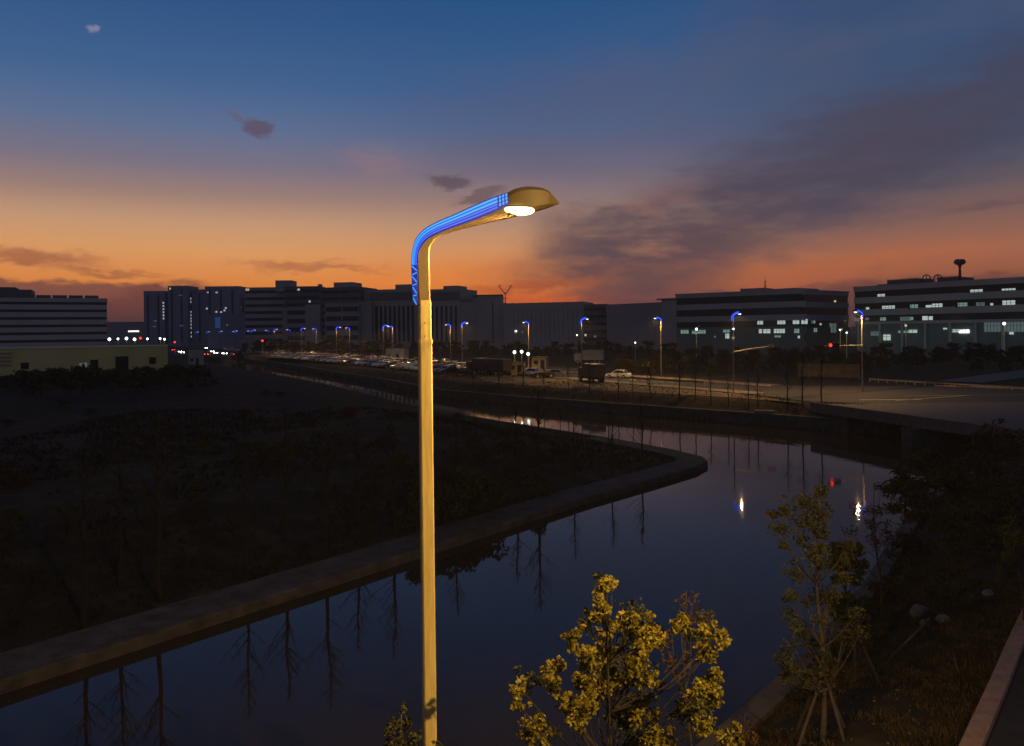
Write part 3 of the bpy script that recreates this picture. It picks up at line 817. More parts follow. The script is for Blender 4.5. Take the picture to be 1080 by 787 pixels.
M_lens = lit('lamp_lens_glow', (1.0, .76, .32), 8.0)
M_bark3 = mat('dark_bark', (.05, .04, .028), .9, var=.35, scale=9)
M_lensfar = lit('far_lens_glow', (.85, .9, 1.0), 2.6)

NL = Vector((P(448, 350, 9.5).x, 9.5, 0)); ANG = R(17)
nl = thing('street_lamp', 'tall cream street lamp with glowing blue strips and a lit bronze head in the foreground', 'street lamp', tuple(NL), ANG)
def pl(px, py, y=0.0):
    "photo pixel to the lamp's own plane (x along the arm, z up), y its depth offset"
    c, s = math.cos(ANG), math.sin(ANG)
    z = 9.0
    for _ in range(4):
        v = 0
        # undo the roll with the present depth
        D = NL.y
        x = 0
        for _ in range(6):
            w_ = P(px, py, D); x = (w_.x - NL.x + y * s) / c; D = NL.y + x * s + y * c
        z = P(px, py, D).z
    return x, z
# pole
zc = pl(448, 358)[1]
h = .0775
def chamfer_section(hx, hy, c_): return [(-hx + c_, -hy), (hx - c_, -hy), (hx, -hy + c_), (hx, hy - c_), (hx - c_, hy), (-hx + c_, hy), (-hx, hy - c_), (-hx, -hy + c_)]
MB().prism(chamfer_section(.0785, .0785, .016), .30, zc).build('lower_pole', M_pole, nl)
MB().prism(chamfer_section(.0735, .0735, .015), zc + .001, pl(446, 318)[1]).build('upper_pole', M_pole, nl)
MB().prism(chamfer_section(.21, .21, .03), .0, .03).build('base_plate', M_pole, nl)
MB().prism(chamfer_section(.11, .11, .02), .031, .299).build('base_cover', M_pole, nl)
MB().prism(chamfer_section(.086, .086, .018), zc - .05, zc - .004).build('collar', M_pole, nl)
for y_ in (340.5, 354.5):
    z_ = pl(446, y_)[1]
    MB().tube([(-.012, -.072, z_), (-.012, -.081, z_)], .011, 8).build('bolt', M_steel, nl)
for s in (-.15, .15):
    for q_ in (-.15, .15): MB().tube([(s, q_, .03), (s, q_, .07)], .014, 6).build('anchor_bolt', M_steel, nl)

def loft(st, m, name, parent, ch=.25, smooth=False):
    "st: (outer xz, inner xz, half depth)"
    vs, fs = [], []
    for (o, i, hd) in st:
        o = Vector(o); i = Vector(i); d = i - o; c_ = ch
        for a, y in ((0, 1 - c_), (c_ * .5, 1), (1 - c_ * .5, 1), (1, 1 - c_), (1, -(1 - c_)), (1 - c_ * .5, -1), (c_ * .5, -1), (0, -(1 - c_))):
            p = o + d * a; vs.append((p.x, y * hd, p.y))
    n = 8
    for k in range(len(st) - 1):
        for j in range(n): fs.append((k * n + j, (k + 1) * n + j, (k + 1) * n + (j + 1) % n, k * n + (j + 1) % n))
    fs.append(tuple(range(n))); fs.append(tuple(range((len(st) - 1) * n, len(st) * n))[::-1])
    mb = MB(); mb.add(vs, fs); o = mb.build(name, m, parent, smooth=False)
    if smooth:
        sb = o.modifiers.new('round', 'SUBSURF'); sb.levels = sb.render_levels = 2
        o.data.polygons.foreach_set('use_smooth', [True] * len(o.data.polygons))
    return o
def spl(pts, k=4):
    "smooth a list of points (Catmull-Rom)"
    out = []
    for i in range(len(pts) - 1):
        p0, p1, p2, p3 = (Vector(pts[max(i - 1, 0)]), Vector(pts[i]), Vector(pts[i + 1]), Vector(pts[min(i + 2, len(pts) - 1)]))
        for j in range(k):
            t_ = j / k
            out.append(.5 * ((2 * p1) + (p2 - p0) * t_ + (2 * p0 - 5 * p1 + 4 * p2 - p3) * t_ ** 2 + (3 * p1 - p0 - 3 * p2 + p3) * t_ ** 3))
    return out + [Vector(pts[-1])]
outer_px = [(440.2, 322), (438.8, 290), (438.6, 270), (441.5, 256), (449.5, 245.5), (462, 237.5), (480, 228.6), (500, 219.5), (520, 211), (534, 205.5)]
inner_px = [(453, 322), (452.6, 290), (452, 272), (453, 261), (458.5, 253.2), (467, 248), (483, 242.6), (503, 237.5), (522, 233), (536, 230.2)]
op = spl([pl(*p) for p in outer_px]); ip = spl([pl(*p) for p in inner_px])
hd = [.0735 + .03 * (i / len(op)) for i in range(len(op))]
loft([(tuple(a), tuple(b_), c_) for a, b_, c_ in zip(op, ip, hd)], M_head, 'arm', nl)
arm_low = loft([((-.0745, pl(446, 330)[1]), (.0745, pl(446, 330)[1]), .0745), ((-.0745, pl(446, 317)[1]), (.0745, pl(446, 317)[1]), .0745)], M_pole, 'arm_sleeve', nl)
# head shell
ho = spl([pl(*p) for p in [(532, 205), (541, 200.6), (552, 198.6), (563, 199), (573, 201.2), (581.5, 207), (588.5, 213.6)]])
hi = spl([pl(*p) for p in [(533, 231), (541, 228.6), (553, 225.6), (565, 222.6), (574, 220.4), (582, 218), (588.8, 215.6)]])
hh = [.105 + .07 * math.sin(math.pi * min(1, i / len(ho) * 1.15) ** .8) for i in range(len(ho))]
hh = [max(.03, x * (1 - max(0, (i / len(ho) - .7)) * 2.4)) for i, x in enumerate(hh)]
head = loft([(tuple(a), tuple(b_), c_) for a, b_, c_ in zip(ho, hi, hh)], M_head, 'lamp_head', nl, ch=.32)
lx, lz = pl(548, 221.5, -.1)
lens = MB().ball((lx, -.085, lz), 1, nu=24, nv=12, sq=(.205, .125, .068)).build('lens', M_lens, head, smooth=True)
rim = MB(); rim.tube([(lx + .215 * math.cos(a), -.07 + .125 * math.sin(a), lz + .035) for a in [i * math.pi / 12 for i in range(25)]], .012, 6); rim.build('lens_rim', M_head, head)

# glowing strips: on the outer face of the pole, turning onto the side of the arm
top_px = [(436, 318), (434.4, 290), (434.6, 270), (438.2, 254), (446.5, 243.2), (460, 235), (480, 226.4), (500, 217.2), (520, 208.8), (535.5, 203.6)]
bot_px = [(439.8, 322), (440.4, 292), (440.8, 271), (444, 260.4), (451, 252), (462.5, 245.8), (480, 239), (500, 231.8), (520, 223.6), (536.5, 216.4)]
hdk = [.0735 + .03 * (i / 9) for i in range(10)]
ty = [.07, .07, .05, -.02, -.07, -.09, -.10, -.105, -.11, -.115]
by_ = [-.084, -.084, -.086, -.088, -.092, -.096, -.10, -.104, -.108, -.112]
tp = spl([(lambda q_: (q_[0], y, q_[1]))(pl(*p, y)) for p, y in zip(top_px, ty)])
bp = spl([(lambda q_: (q_[0], y, q_[1]))(pl(*p, y)) for p, y in zip(bot_px, by_)])
nrm = Vector((-.3, -1, 0)).normalized()
def ribbon(f0, f1, out, thick, m, name, i0=0, i1=None, parent=nl):
    i1 = i1 if i1 is not None else len(tp)
    mb = MB(); vs = []; fs = []
    for i in range(i0, i1):
        a = tp[i].lerp(bp[i], f0) + nrm * out; b_ = tp[i].lerp(bp[i], f1) + nrm * out
        vs += [a, b_, b_ - nrm * thick, a - nrm * thick]
    n = i1 - i0
    for k in range(n - 1):
        for j in range(4): fs.append((4 * k + j, 4 * k + (j + 1) % 4, 4 * k + 4 + (j + 1) % 4, 4 * k + 4 + j))
    fs += [(0, 1, 2, 3), (4 * n - 4, 4 * n - 1, 4 * n - 2, 4 * n - 3)]
    mb.add(vs, fs); return mb.build(name, m, parent)
hs = ribbon(-.04, 1.04, .020, .045, M_ledh, 'led_housing')
NT = len(tp)
for f0, f1, m in ((.06, .22, M_led), (.30, .47, M_led), (.54, .68, M_led2), (.76, .88, M_led2)):
    ribbon(f0, f1, .024, .003, m, 'led_strip', 6, NT - 3, hs)
for k in range(3):                                    # the short bars at the head end
    for f0, f1 in ((.05, .24), (.32, .52), (.6, .8)):
        a = NT - 2 + 0
        t0_, t1_ = .15 + k * .3, .33 + k * .3
        q = []
        for tt in (t0_, t1_):
            for f_ in (f0, f1):
                T_ = tp[NT - 4].lerp(tp[NT - 1], tt); B_ = bp[NT - 4].lerp(bp[NT - 1], tt)
                q.append(T_.lerp(B_, f_) + nrm * .026)
        MB().add(q + [v - nrm * .004 for v in q], [(0, 1, 3, 2), (0, 2, 6, 4), (1, 0, 4, 5), (3, 1, 5, 7), (2, 3, 7, 6)]).build('led_bar', M_led, hs)
for k in range(7):                                    # chevrons at the lower end
    q = tp[0].lerp(tp[6], k / 7); w_ = bp[0].lerp(bp[6], k / 7); e = tp[0].lerp(tp[6], (k + .8) / 7); g_ = bp[0].lerp(bp[6], (k + .8) / 7)
    a, b_ = (q, g_) if k % 2 else (w_, e)
    MB().tube([a.lerp(b_, .1) + nrm * .024, a.lerp(b_, .9) + nrm * .024], .007, 4).build('led_chevron', M_led, hs)
# its light
spot((lx, -.12, lz - .10), 1800, WARM, nl, size=.16, angle=172, blend=.35)

def lamp_parts():
    t_ = thing('lamp_model', 'x', 'street lamp'); H = 10.75
    MB().prism(chamfer_section(.2, .2, .03), 0, .05).build('base_plate', M_pole2, t_)
    MB().tube([(0, 0, .05), (0, 0, 7.0)], [.095, .08], 8).build('lower_pole', M_pole2, t_)
    MB().tube([(0, 0, 7.0), (0, 0, 9.6)], [.07, .065], 8).build('upper_pole', M_pole2, t_)
    o = spl([(-.1, 9.6), (-.1, 10.0), (.0, 10.35), (.35, 10.55), (1.0, 10.8)]); i = spl([(.08, 9.6), (.08, 10.0), (.13, 10.17), (.38, 10.33), (1.0, 10.5)])
    loft([(tuple(p), tuple(q_), .09) for p, q_ in zip(o, i)], M_head, 'arm', t_)
    hd_ = loft([((1.0, 10.82), (1.0, 10.48), .12), ((1.25, 10.86), (1.25, 10.5), .17), ((1.6, 10.78), (1.6, 10.58), .13), ((1.75, 10.68), (1.75, 10.64), .05)], M_head, 'lamp_head', t_)
    MB().ball((1.28, 0, 10.5), 1, sq=(.26, .17, .1)).build('lens', M_lensfar, hd_)
    for sy in (-1, 1):
        mb = MB(); vs = []; fs = []
        k = len(o)
        for p, q_ in zip(o, i):
            q2 = p.lerp(q_, .62); p2 = p - (q_ - p) * .12
            vs += [(p2.x, sy * .1, p2.y), (q2.x, sy * .1, q2.y), (q2.x, sy * .125, q2.y), (p2.x, sy * .125, p2.y)]
        for j in range(k - 1):
            for e in range(4): fs.append((4 * j + e, 4 * j + (e + 1) % 4, 4 * j + 4 + (e + 1) % 4, 4 * j + 4 + e))
        mb.add(vs, fs).build('led_strip', M_ledfar, t_)
    return t_
proto = register(lamp_parts()); used_proto = False
lights_at = []
def place_lamp(label, p, d, z=0, group='street lamps along the main road', power=0, colour=WARM):
    global used_proto
    if not used_proto: o = proto; used_proto = True
    else: o = copy_tree(proto)
    o.name = 'street_lamp'
    if o == proto: KIDS[o.name] = KIDS.pop('lamp_model', None) or KIDS[o.name]
    o.location = (p[0], p[1], z); o.rotation_euler = (0, 0, math.atan2(d[1], d[0]))
    tag(o, label, 'street lamp', group)
    if power:
        q_ = Vector(p[:2]) + Vector(d[:2]).normalized() * 1.28
        lights_at.append(((q_.x, q_.y, z + 10.3), power, colour))
    return o
def t_of(px, n_):
    r = (px - HX) / F; a = RN * n_
    return (a.x - r * a.y) / (r * RD.y - RD.x)
nA, nB = 91.2, 77.6
tA = t_of(909, nA)
rank = ['first', 'second', 'third', 'fourth', 'fifth', 'sixth', 'seventh', 'eighth', 'ninth', 'tenth', 'eleventh', 'twelfth', 'thirteenth', 'fourteenth']
tsA = [tA, t_of(697, nA), t_of(557.5, nA), t_of(475, nA), t_of(414, nA)]
tsA += [tsA[-1] + 41 * (i + 1) for i in range(8)]
for i, t_ in enumerate(tsA):
    p = road_pt(nA, t_)
    place_lamp(f'{rank[i]} lamp from the right in the row whose heads point left over the main road', p, tuple(-RN), power=(4200 if i < 7 else 0))
tsB = [t_of(773, nB), t_of(613, nB), t_of(487, nB), t_of(404, nB)]
tsB += [tsB[-1] + 41 * (i + 1) for i in range(8)]
for i, t_ in enumerate(tsB):
    p = road_pt(nB, t_)
    place_lamp(f'{rank[i]} lamp from the right in the row whose heads point right over the main road', p, tuple(RN), power=(4200 if i < 7 else 0))
# unseen lamp added across the near road, placed to light the tall pole
place_lamp('unseen street lamp added across the near road to light the tall lamp pole', (9.9, 0.0), (-.75, .65), group=None, power=0)
fl = spot((8.94, 0.83, 10.3), 6800, (1.0, .62, .19), size=.15, angle=112, blend=.95)  # added spot, aimed sideways at the tall pole like a floodlight
fl.rotation_euler = (Vector((-1.1, 9.5, 6.0)) - Vector((8.94, .83, 10.3))).to_track_quat('-Z', 'Y').to_euler()
for l_, pw, c_ in lights_at: spot(l_, pw, c_, size=.06, angle=165, blend=.4)

# signal arms
def signal_mast(label, base, z, d, L_, rise, lens_on, face, group=None):
    a = math.atan2(d[1], d[0])
    t_ = thing('mast_arm', label, 'mast arm', (base[0], base[1], z), a)
    MB().tube([(.1, 0, 0), (L_ * .5, 0, rise * .6), (L_, 0, rise)], [.10, .075, .055], 8).build('arm', M_pole2, t_)
    MB().box(-.12, .12, -.14, .14, -.16, .16).build('clamp', M_steel, t_)
    return t_
def signal(label, p, face, on='red', s=1.0):
    t_ = thing('traffic_light', label, 'traffic light', tuple(p), face, 'traffic lights')
    MB().box(-.62 * s, .62 * s, -.12, .12, -.22 * s, .22 * s).build('housing', M_black, t_, bevel=.03)
    for k, nm in enumerate(('red', 'amber', 'green')):
        x = (-.4 + .4 * k) * s
        m = L_red if nm == on else M_black
        MB().tube([(x, -.125, 0), (x, -.17, 0)], .165 * s, 12).build('lens', m, t_)
    return t_
p0 = road_pt(nA, tsA[0]); zA = P(912, 364.3, p0.y).z
signal_mast('cream signal arm reaching left from the rightmost street lamp', p0, zA, tuple(-RN), 7.6, .05, True, 0)
signal('black traffic light glowing red on the arm of the rightmost street lamp', (*(p0 - RN * 6.2 + Vector((.1, -.2))), zA + .15), R(10), s=1.25)
p1 = road_pt(nB, tsB[0]); zB = P(774, 371.2, p1.y).z
signal_mast('pale signal arm rising to the right above the dirt lot', p1, zB, tuple(RN), 7.4, .62, False, 0)
signal('unlit traffic light seen from behind at the tip of the right rising arm', (*(p1 + RN * 7.3), zB + .62), R(200), on='none')
def small_signal(label, px, py, D):
    p = P(px, py, D); t_ = thing('traffic_light', label, 'traffic light', (p.x, p.y, 0), 0, 'traffic lights')
    MB().tube([(0, 0, 0), (0, 0, p.z + .3)], .12, 6).build('pole', M_pole, t_)
    MB().box(-.35, .35, -.2, .2, p.z - .9, p.z + .7).build('housing', M_black, t_)
    MB().tube([(0, -.2, p.z), (0, -.3, p.z)], .42, 10).build('lens', L_red, t_)
small_signal('far red traffic light over the end of the parked car line', 277, 359.5, 300)
small_signal('far red traffic light among the white lamps beside the yellow warehouse', 148.5, 356.7, 260)
small_signal('far red traffic light low over the oncoming traffic', 184.5, 361, 330)

# yard lamps
M_yard = lit('yard_lamp_glow', (.88, 1, .98), 5.0)
def yard_lamp(label, px, py, D, r=.22, m=M_yard, group='small white yard lamps'):
    p = P(px, py, D); g_ = zat(p.x, p.y)
    t_ = thing('yard_lamp', label, 'yard lamp', (p.x, p.y, g_), 0, group)
    MB().tube([(0, 0, 0), (0, 0, p.z - g_)], [.11, .07], 6).build('pole', M_pole, t_)
    MB().ball((0, -.05, p.z - g_), r, nu=8, nv=5).build('globe', m, t_)
for i, (x, y) in enumerate(((542.6, 371.5), (550.2, 371), (557, 373.4))):
    yard_lamp('left floodlight of the trio over the parked trucks|middle floodlight of the trio over the parked trucks|right floodlight of the trio over the parked trucks'.split('|')[i], x, y, 148, .3)
for i, x in enumerate((115.5, 124.5, 133.5, 142, 155.5, 169, 173.5)):
    yard_lamp(f'{rank[i]} white globe lamp from the left above the yellow warehouse roof', x, 357.9 - (i % 3) * .4, 200, .38 if i in (0, 2, 3) else .26)
for i, (x, y, D) in enumerate(((734.5, 347.2, 226), (773.2, 347, 226), (955.2, 343.4, 200), (1059, 341.4, 178), (608.5, 353.6, 250), (544.5, 349.2, 300), (670, 361.5, 220), (886, 348, 215), (892.8, 351, 215))):
    yard_lamp(['bright white yard lamp at the left end of the green lit office', 'bright white yard lamp at the lit door of the green lit office', 'yellowish yard lamp before the right hand office',
               'white yard lamp before the right hand office near the picture edge', 'small yard lamp before the balcony block', 'small yard lamp before the long grey hall', 'dim yard lamp in the scrub left of the green lit office',
               'upper small lamp in the gap between the two right hand offices', 'lower small lamp in the gap between the two right hand offices'][i], x, y, D, .34 if i < 4 else .2, L_warm if i == 2 else M_yard)
for px, py, D, pw in ((734.5, 347, 224, 200), (773, 347, 224, 200), (892, 348, 213, 170), (955, 343, 198, 130), (1059, 341, 176, 190), (1010, 349, 185, 120)):
    q_ = P(px, py, D - 1.5); l = bpy.data.lights.new('yard_light', 'POINT'); l.energy = pw; l.color = (.75, 1, .88); l.shadow_soft_size = .3
    o = bpy.data.objects.new('yard_light', l); C.objects.link(o); o.location = q_

# ------------------------------------------------------------------ plants
def bare_sapling(seed, H=5.2):
    r = random.Random(seed); mb = MB()
    x = y = 0; pts = [(0, 0, 0)]
    for k in range(1, 7):
        x += r.uniform(-.09, .09); y += r.uniform(-.09, .09); pts.append((x, y, H * k / 6))
    rr_ = [.075 * (1 - k / 7) + .01 for k in range(7)]
    mb.tube(pts, rr_, 6)
    tr = mb
    lm = MB()
    for k in range(26):
        f_ = r.uniform(.3, .95); i = min(5, int(f_ * 6)); a = Vector(pts[i]).lerp(Vector(pts[i + 1]), f_ * 6 - i)
        th = r.uniform(0, 6.28); ln = (1.15 - f_) * r.uniform(.9, 1.9); up = r.uniform(.5, 1.1)
        d = Vector((math.cos(th), math.sin(th), up)).normalized()
        b_ = a + d * ln * .5 + Vector((0, 0, .05)); c_ = a + d * ln + Vector((0, 0, .2 * ln))
        lm.tube([a, b_, c_], [.022, .014, .006], 4, cap=False)
        for _ in range(4):
            s = a.lerp(c_, r.uniform(.35, 1)); e = s + Vector((r.uniform(-1, 1), r.uniform(-1, 1), r.uniform(.1, 1))).normalized() * ln * r.uniform(.2, .42)
            lm.tube([s, e], [.010, .004], 3, cap=False)
    return tr.mesh('trunk'), lm.mesh('branches')
def leaf_verts(c, s, r, kind='oval'):
    "one leaf: a small folded blade"
    n_ = Vector((r.gauss(0, 1), r.gauss(0, 1), r.gauss(0, 1) + (.9 if kind != 'maple' else .2))).normalized()
    a = n_.orthogonal().normalized(); a.rotate(Matrix.Rotation(r.uniform(0, 6.28), 3, n_)); b_ = n_.cross(a)
    if kind == 'oval':
        return [c - a * s, c - a * .1 * s + b_ * .42 * s + n_ * .12 * s, c + a * s - n_ * .15 * s, c - a * .1 * s - b_ * .42 * s + n_ * .12 * s], [(0, 1, 2, 3)]
    if kind == 'clump':
        return [c - a * s + b_ * .2 * s, c + b_ * s * .8, c + a * s * .9 + n_ * .2 * s, c - b_ * s * .7 + a * .2 * s], [(0, 1, 2, 3)]
    vs = [c - a * s * .9]
    prof = [(.5, -.55), (.95, -.15), (.42, .02), (.62, .62), (.2, .42), (0, 1.1), (-.2, .42), (-.62, .62), (-.42, .02), (-.95, -.15), (-.5, -.55)]
    vs += [c + b_ * s * p * .8 + a * s * q_ * .9 + n_ * s * (.12 * abs(p) - .1 * q_) for p, q_ in prof]
    return vs, [tuple(range(len(vs)))]
def crown_mesh(blobs, leaf, per, seed, kind='clump'):
    r = random.Random(seed); mb = MB()
    if kind == 'maple':
        nb = []
        for (c, rad, dens) in blobs:
            for q_ in range(9):
                o_ = Vector((r.gauss(0, .42), r.gauss(0, .42), r.gauss(0, .4))) * rad
                nb.append((Vector(c) + o_, rad * r.uniform(.3, .62), dens / 9))
        blobs = nb
    for (c, rad, dens) in blobs:
        c = Vector(c)
        for _ in range(max(3, int(per * dens))):
            d = Vector((r.gauss(0, 1), r.gauss(0, 1), r.gauss(0, 1))).normalized() * (r.random() ** .45)
            p = c + Vector((d.x * rad, d.y * rad, d.z * rad * .8))
            v, f_ = leaf_verts(p, leaf * r.uniform(.6, 1.25), r, kind); mb.add(v, f_)
    return mb
def link(me, name, m, parent):
    if m and not me.materials: me.materials.append(m)
    o = bpy.data.objects.new(name, me); C.objects.link(o); o.parent = parent; return o

M_bark4 = mat('darkened_bark', (.026, .021, .017), .9, var=.35, scale=9)  # bark colour darkened to keep the saplings dim under the flood spot
sap = [bare_sapling(s) for s in range(5)]
GSAP = 'bare young trees along the canal banks'
def put_sapling(x, y, label, k, sc_=1.0, rz=0.0, group=GSAP):
    t_ = thing('bare_sapling', label, 'young tree', (x, y, zat(x, y) - .05), rz, group); t_.scale = (sc_, sc_, sc_ * (1 + .1 * math.sin(k)))
    a, b_ = sap[k % 5]
    link(a, 'trunk', M_bark4, t_); link(b_, 'branches', M_bark4, t_)
def ray_hit(px, line):
    r = (px - HX) / F
    for (x0, y0), (x1, y1) in zip(line, line[1:]):
        d = (x1 - x0) - r * (y1 - y0)
        if abs(d) < 1e-9: continue
        t_ = (r * y0 - x0) / d
        if 0 <= t_ <= 1 and y0 + t_ * (y1 - y0) > 5: return x0 + t_ * (x1 - x0), y0 + t_ * (y1 - y0)
SWL = offset(SOUTH_WEST, L(3.4)); k = 0
for px in (84, 166, 259, 340, 415, 478, 567, 604, 643, 676, 709):
    h_ = ray_hit(px, SWL)
    if h_: put_sapling(h_[0], h_[1], f'{(rank)[k]} bare young tree from the left behind the footpath on the dark headland', k, (.95 * 1.3 + .2 * math.sin(k * 2.3)) * (.74 if px > 600 else 1), k * 1.1); k += 1
SW2 = offset(SOUTH_WEST, L(6.0)); wd = ['first', 'second', 'third', 'fourth', 'fifth', 'sixth', 'seventh', 'eighth', 'ninth', 'tenth', 'eleventh']
for i, px in enumerate((122, 300, 376, 545)):
    h_ = ray_hit(px, SW2 if px < 650 else SWL)
    if h_: put_sapling(h_[0], h_[1], f'{wd[i]} thin bare tree from the left in the inner row of the dark headland', k, 1.3 + .2 * math.sin(i * 1.7), i * 1.9, 'thin bare trees of the inner headland row'); k += 1
NEB = offset(NORTH_EAST[1:5], L(1.6))
for i, px in enumerate((698, 640, 590)):
    h_ = ray_hit(px, NEB)
    if h_: put_sapling(h_[0], h_[1], f'{wd[i]} bare tree from the headland tip along its far edge', k, .6 + .12 * math.sin(i * 2.7), i * 1.3, 'bare trees along the far edge of the headland'); k += 1
k = 11
FBL = offset(FAR_BANK, L(2.6)); j = 0
for px in (500, 524, 548, 577, 602, 622, 650, 671, 690, 712, 735, 752, 771, 789, 803, 826, 843, 862):
    h_ = ray_hit(px, FBL)
    if h_:
        put_sapling(h_[0] + .5 * math.sin(px), h_[1] + .7 * math.cos(px), 'bare young tree on the grassy far bank below the main road', k, .95 + .15 * math.sin(px), px, 'bare young trees on the far bank'); k += 1
NEL = offset(NORTH_EAST, L(2.0))

# generic shrubs and belt trees, three crowns each shared between copies
def shrub_parts(seed, w, h_, leaf, nb, per):
    r = random.Random(seed); blobs = []
    for _ in range(nb):
        a = r.uniform(0, 6.28); q_ = r.random() ** .6 * w; z_ = h_ * r.uniform(.25, .85)
        q_ *= (1.15 - .6 * z_ / h_)
        blobs.append(((q_ * math.cos(a), q_ * math.sin(a), z_), w * r.uniform(.22, .45), 1))
    cm = crown_mesh(blobs, leaf, per, seed).mesh('crown')
    tm = MB(); tm.tube([(0, 0, -.2), (.05 * w, 0, h_ * .35), (0, .05 * w, h_ * .75)], [w * .05, w * .04, w * .015], 6)
    for b_, rad, _ in blobs[:max(4, nb // 2)]:
        tm.tube([(0, 0, h_ * .2), (b_[0] * .5, b_[1] * .5, b_[2] * .7), b_], [w * .025, w * .018, w * .008], 4, cap=False)
    return tm.mesh('trunk'), cm
shr = [shrub_parts(s, 1.3, 2.0, .12, 12, 70) for s in (21, 22, 23)]
belt = [shrub_parts(s, 2.6, 6.6, .26, 22, 60) for s in (31, 32, 33, 34)]
def put_plant(kind, name, label, cat, x, y, s, m, group, k, zz=None, sz=None):
    a, b_ = kind[k % len(kind)]
    z_ = zat(x, y) if zz is None else zz
    t_ = thing(name, label, cat, (x, y, z_), k * 2.1, group); t_.scale = (s, s, sz or s)
    o = link(a, 'trunk', M_bark, t_)
    o = bpy.data.objects.new('crown', b_); C.objects.link(o); o.parent = t_
    if not b_.materials: b_.materials.append(m)
    o.material_slots[0].link = 'OBJECT'; o.material_slots[0].material = m
    return t_
rs = random.Random(5)
# shrubs by the water at the middle of the headland
for i, (px, s) in enumerate(((437, 1.05), (452, 1.3), (468, 1.2), (489, 1.35), (505, 1.15), (523, .95), (566, .9))):
    h_ = ray_hit(px, offset(SOUTH_WEST, L(2.9 + .8 * (i % 2))))
    put_plant(shr, 'shrub', f'{rank[i]} dark shrub from the tall lamp pole along the headland footpath', 'shrub', h_[0], h_[1], s, M_leafd, 'dark shrubs behind the headland footpath', i)
# scrub seen against the yellow warehouse
for i in range(22):
    px = -8 + i * 10.2 + rs.uniform(-3, 3); D = rs.uniform(112, 140); p = P(px, 350, D)
    ytop = {0: 394, 1: 391, 2: 389, 3: 390, 4: 388}.get(i // 4, 387) + rs.uniform(-3, 3)
    z_ = zat(p.x, p.y); hgt = max(1.2, P(px, ytop, D).z - z_)
    put_plant(shr, 'shrub', 'dark scrub bush standing in front of the yellow warehouse wall', 'shrub', p.x, p.y, hgt / 2.0 * 1.35, (M_leafd, M_leafr, M_leafo)[i % 3], 'scrub bushes before the yellow warehouse', i, sz=hgt / 1.9)
for i in range(46):
    D = rs.uniform(34, 112); px = rs.uniform(-20, 640)
    p = P(px, 350, D); d_, k_ = field(np.array([p.x]), np.array([p.y]))
    if d_[0] < 6 or p.x > 6: continue
    put_plant(shr, 'shrub', 'low wild bush scattered on the dark headland', 'shrub', p.x, p.y, rs.uniform(.35, .95), (M_leafd, M_leafr, M_leafo)[i % 3], 'low wild bushes scattered over the headland', i, sz=rs.uniform(.3, .7))
NBL = offset(NEAR_BANK, L(1.4))
for i, (px, s) in enumerate(((846, .35), (864, .4), (884, .5), (902, .55), (916, .5), (930, .6), (944, .5), (958, .7), (976, .6))):
    h_ = ray_hit(px, NBL)
    if h_: put_plant(shr, 'shrub', f'{rank[i]} dark waterside shrub from the slim staked tree towards the bridge', 'shrub', h_[0], h_[1], s, (M_leafd, M_leafr)[i % 2], 'dark waterside shrubs on the near bank', i)
# belt of trees behind the main road
lst = []
for i in range(30):
    px = 252 + i * 9 + rs.uniform(-4, 4); lst.append((px, rs.uniform(300, 350) - max(0, (px - 300)) * .3, rs.uniform(.75, 1.05)))
for i in range(20):
    px = 500 + i * 11 + rs.uniform(-4, 4); lst.append((px, rs.uniform(215, 255), rs.uniform(.6, .95)))
for i in range(22):
    px = 710 + i * 17.5 + rs.uniform(-5, 5); lst.append((px, rs.uniform(150, 190), rs.uniform(.62, .85)))
for i in range(9):
    px = 650 + i * 7 + rs.uniform(-2, 2); lst.append((px, rs.uniform(150, 158), rs.uniform(.4, .5)))
EXTRA = 44
for i in range(EXTRA):
    px = 655 + i * 10 + rs.uniform(-5, 5); lst.append((px, rs.uniform(132, 185), rs.uniform(.42, .66)))
for i, (px, D, s) in enumerate(lst):
    p = P(px, 350, D)
    lab = ('dark tree in the long belt behind the parked cars' if px < 500 and i < 30 else 'dark tree in the belt below the long grey halls' if i < 50 else 'low dark tree on the waste land before the right hand offices' if i < 72 else 'small roadside tree caught in the orange lamp light' if i < 81 else 'thick dark bush filling the waste land behind the main road')
    put_plant(belt, 'belt_tree', lab, 'tree', p.x, p.y, s, M_leafo if 72 <= i < 81 else (M_leafd, M_leafr)[i % 2], lab.replace('dark tree', 'dark trees').replace('small roadside tree', 'small roadside trees'), i)

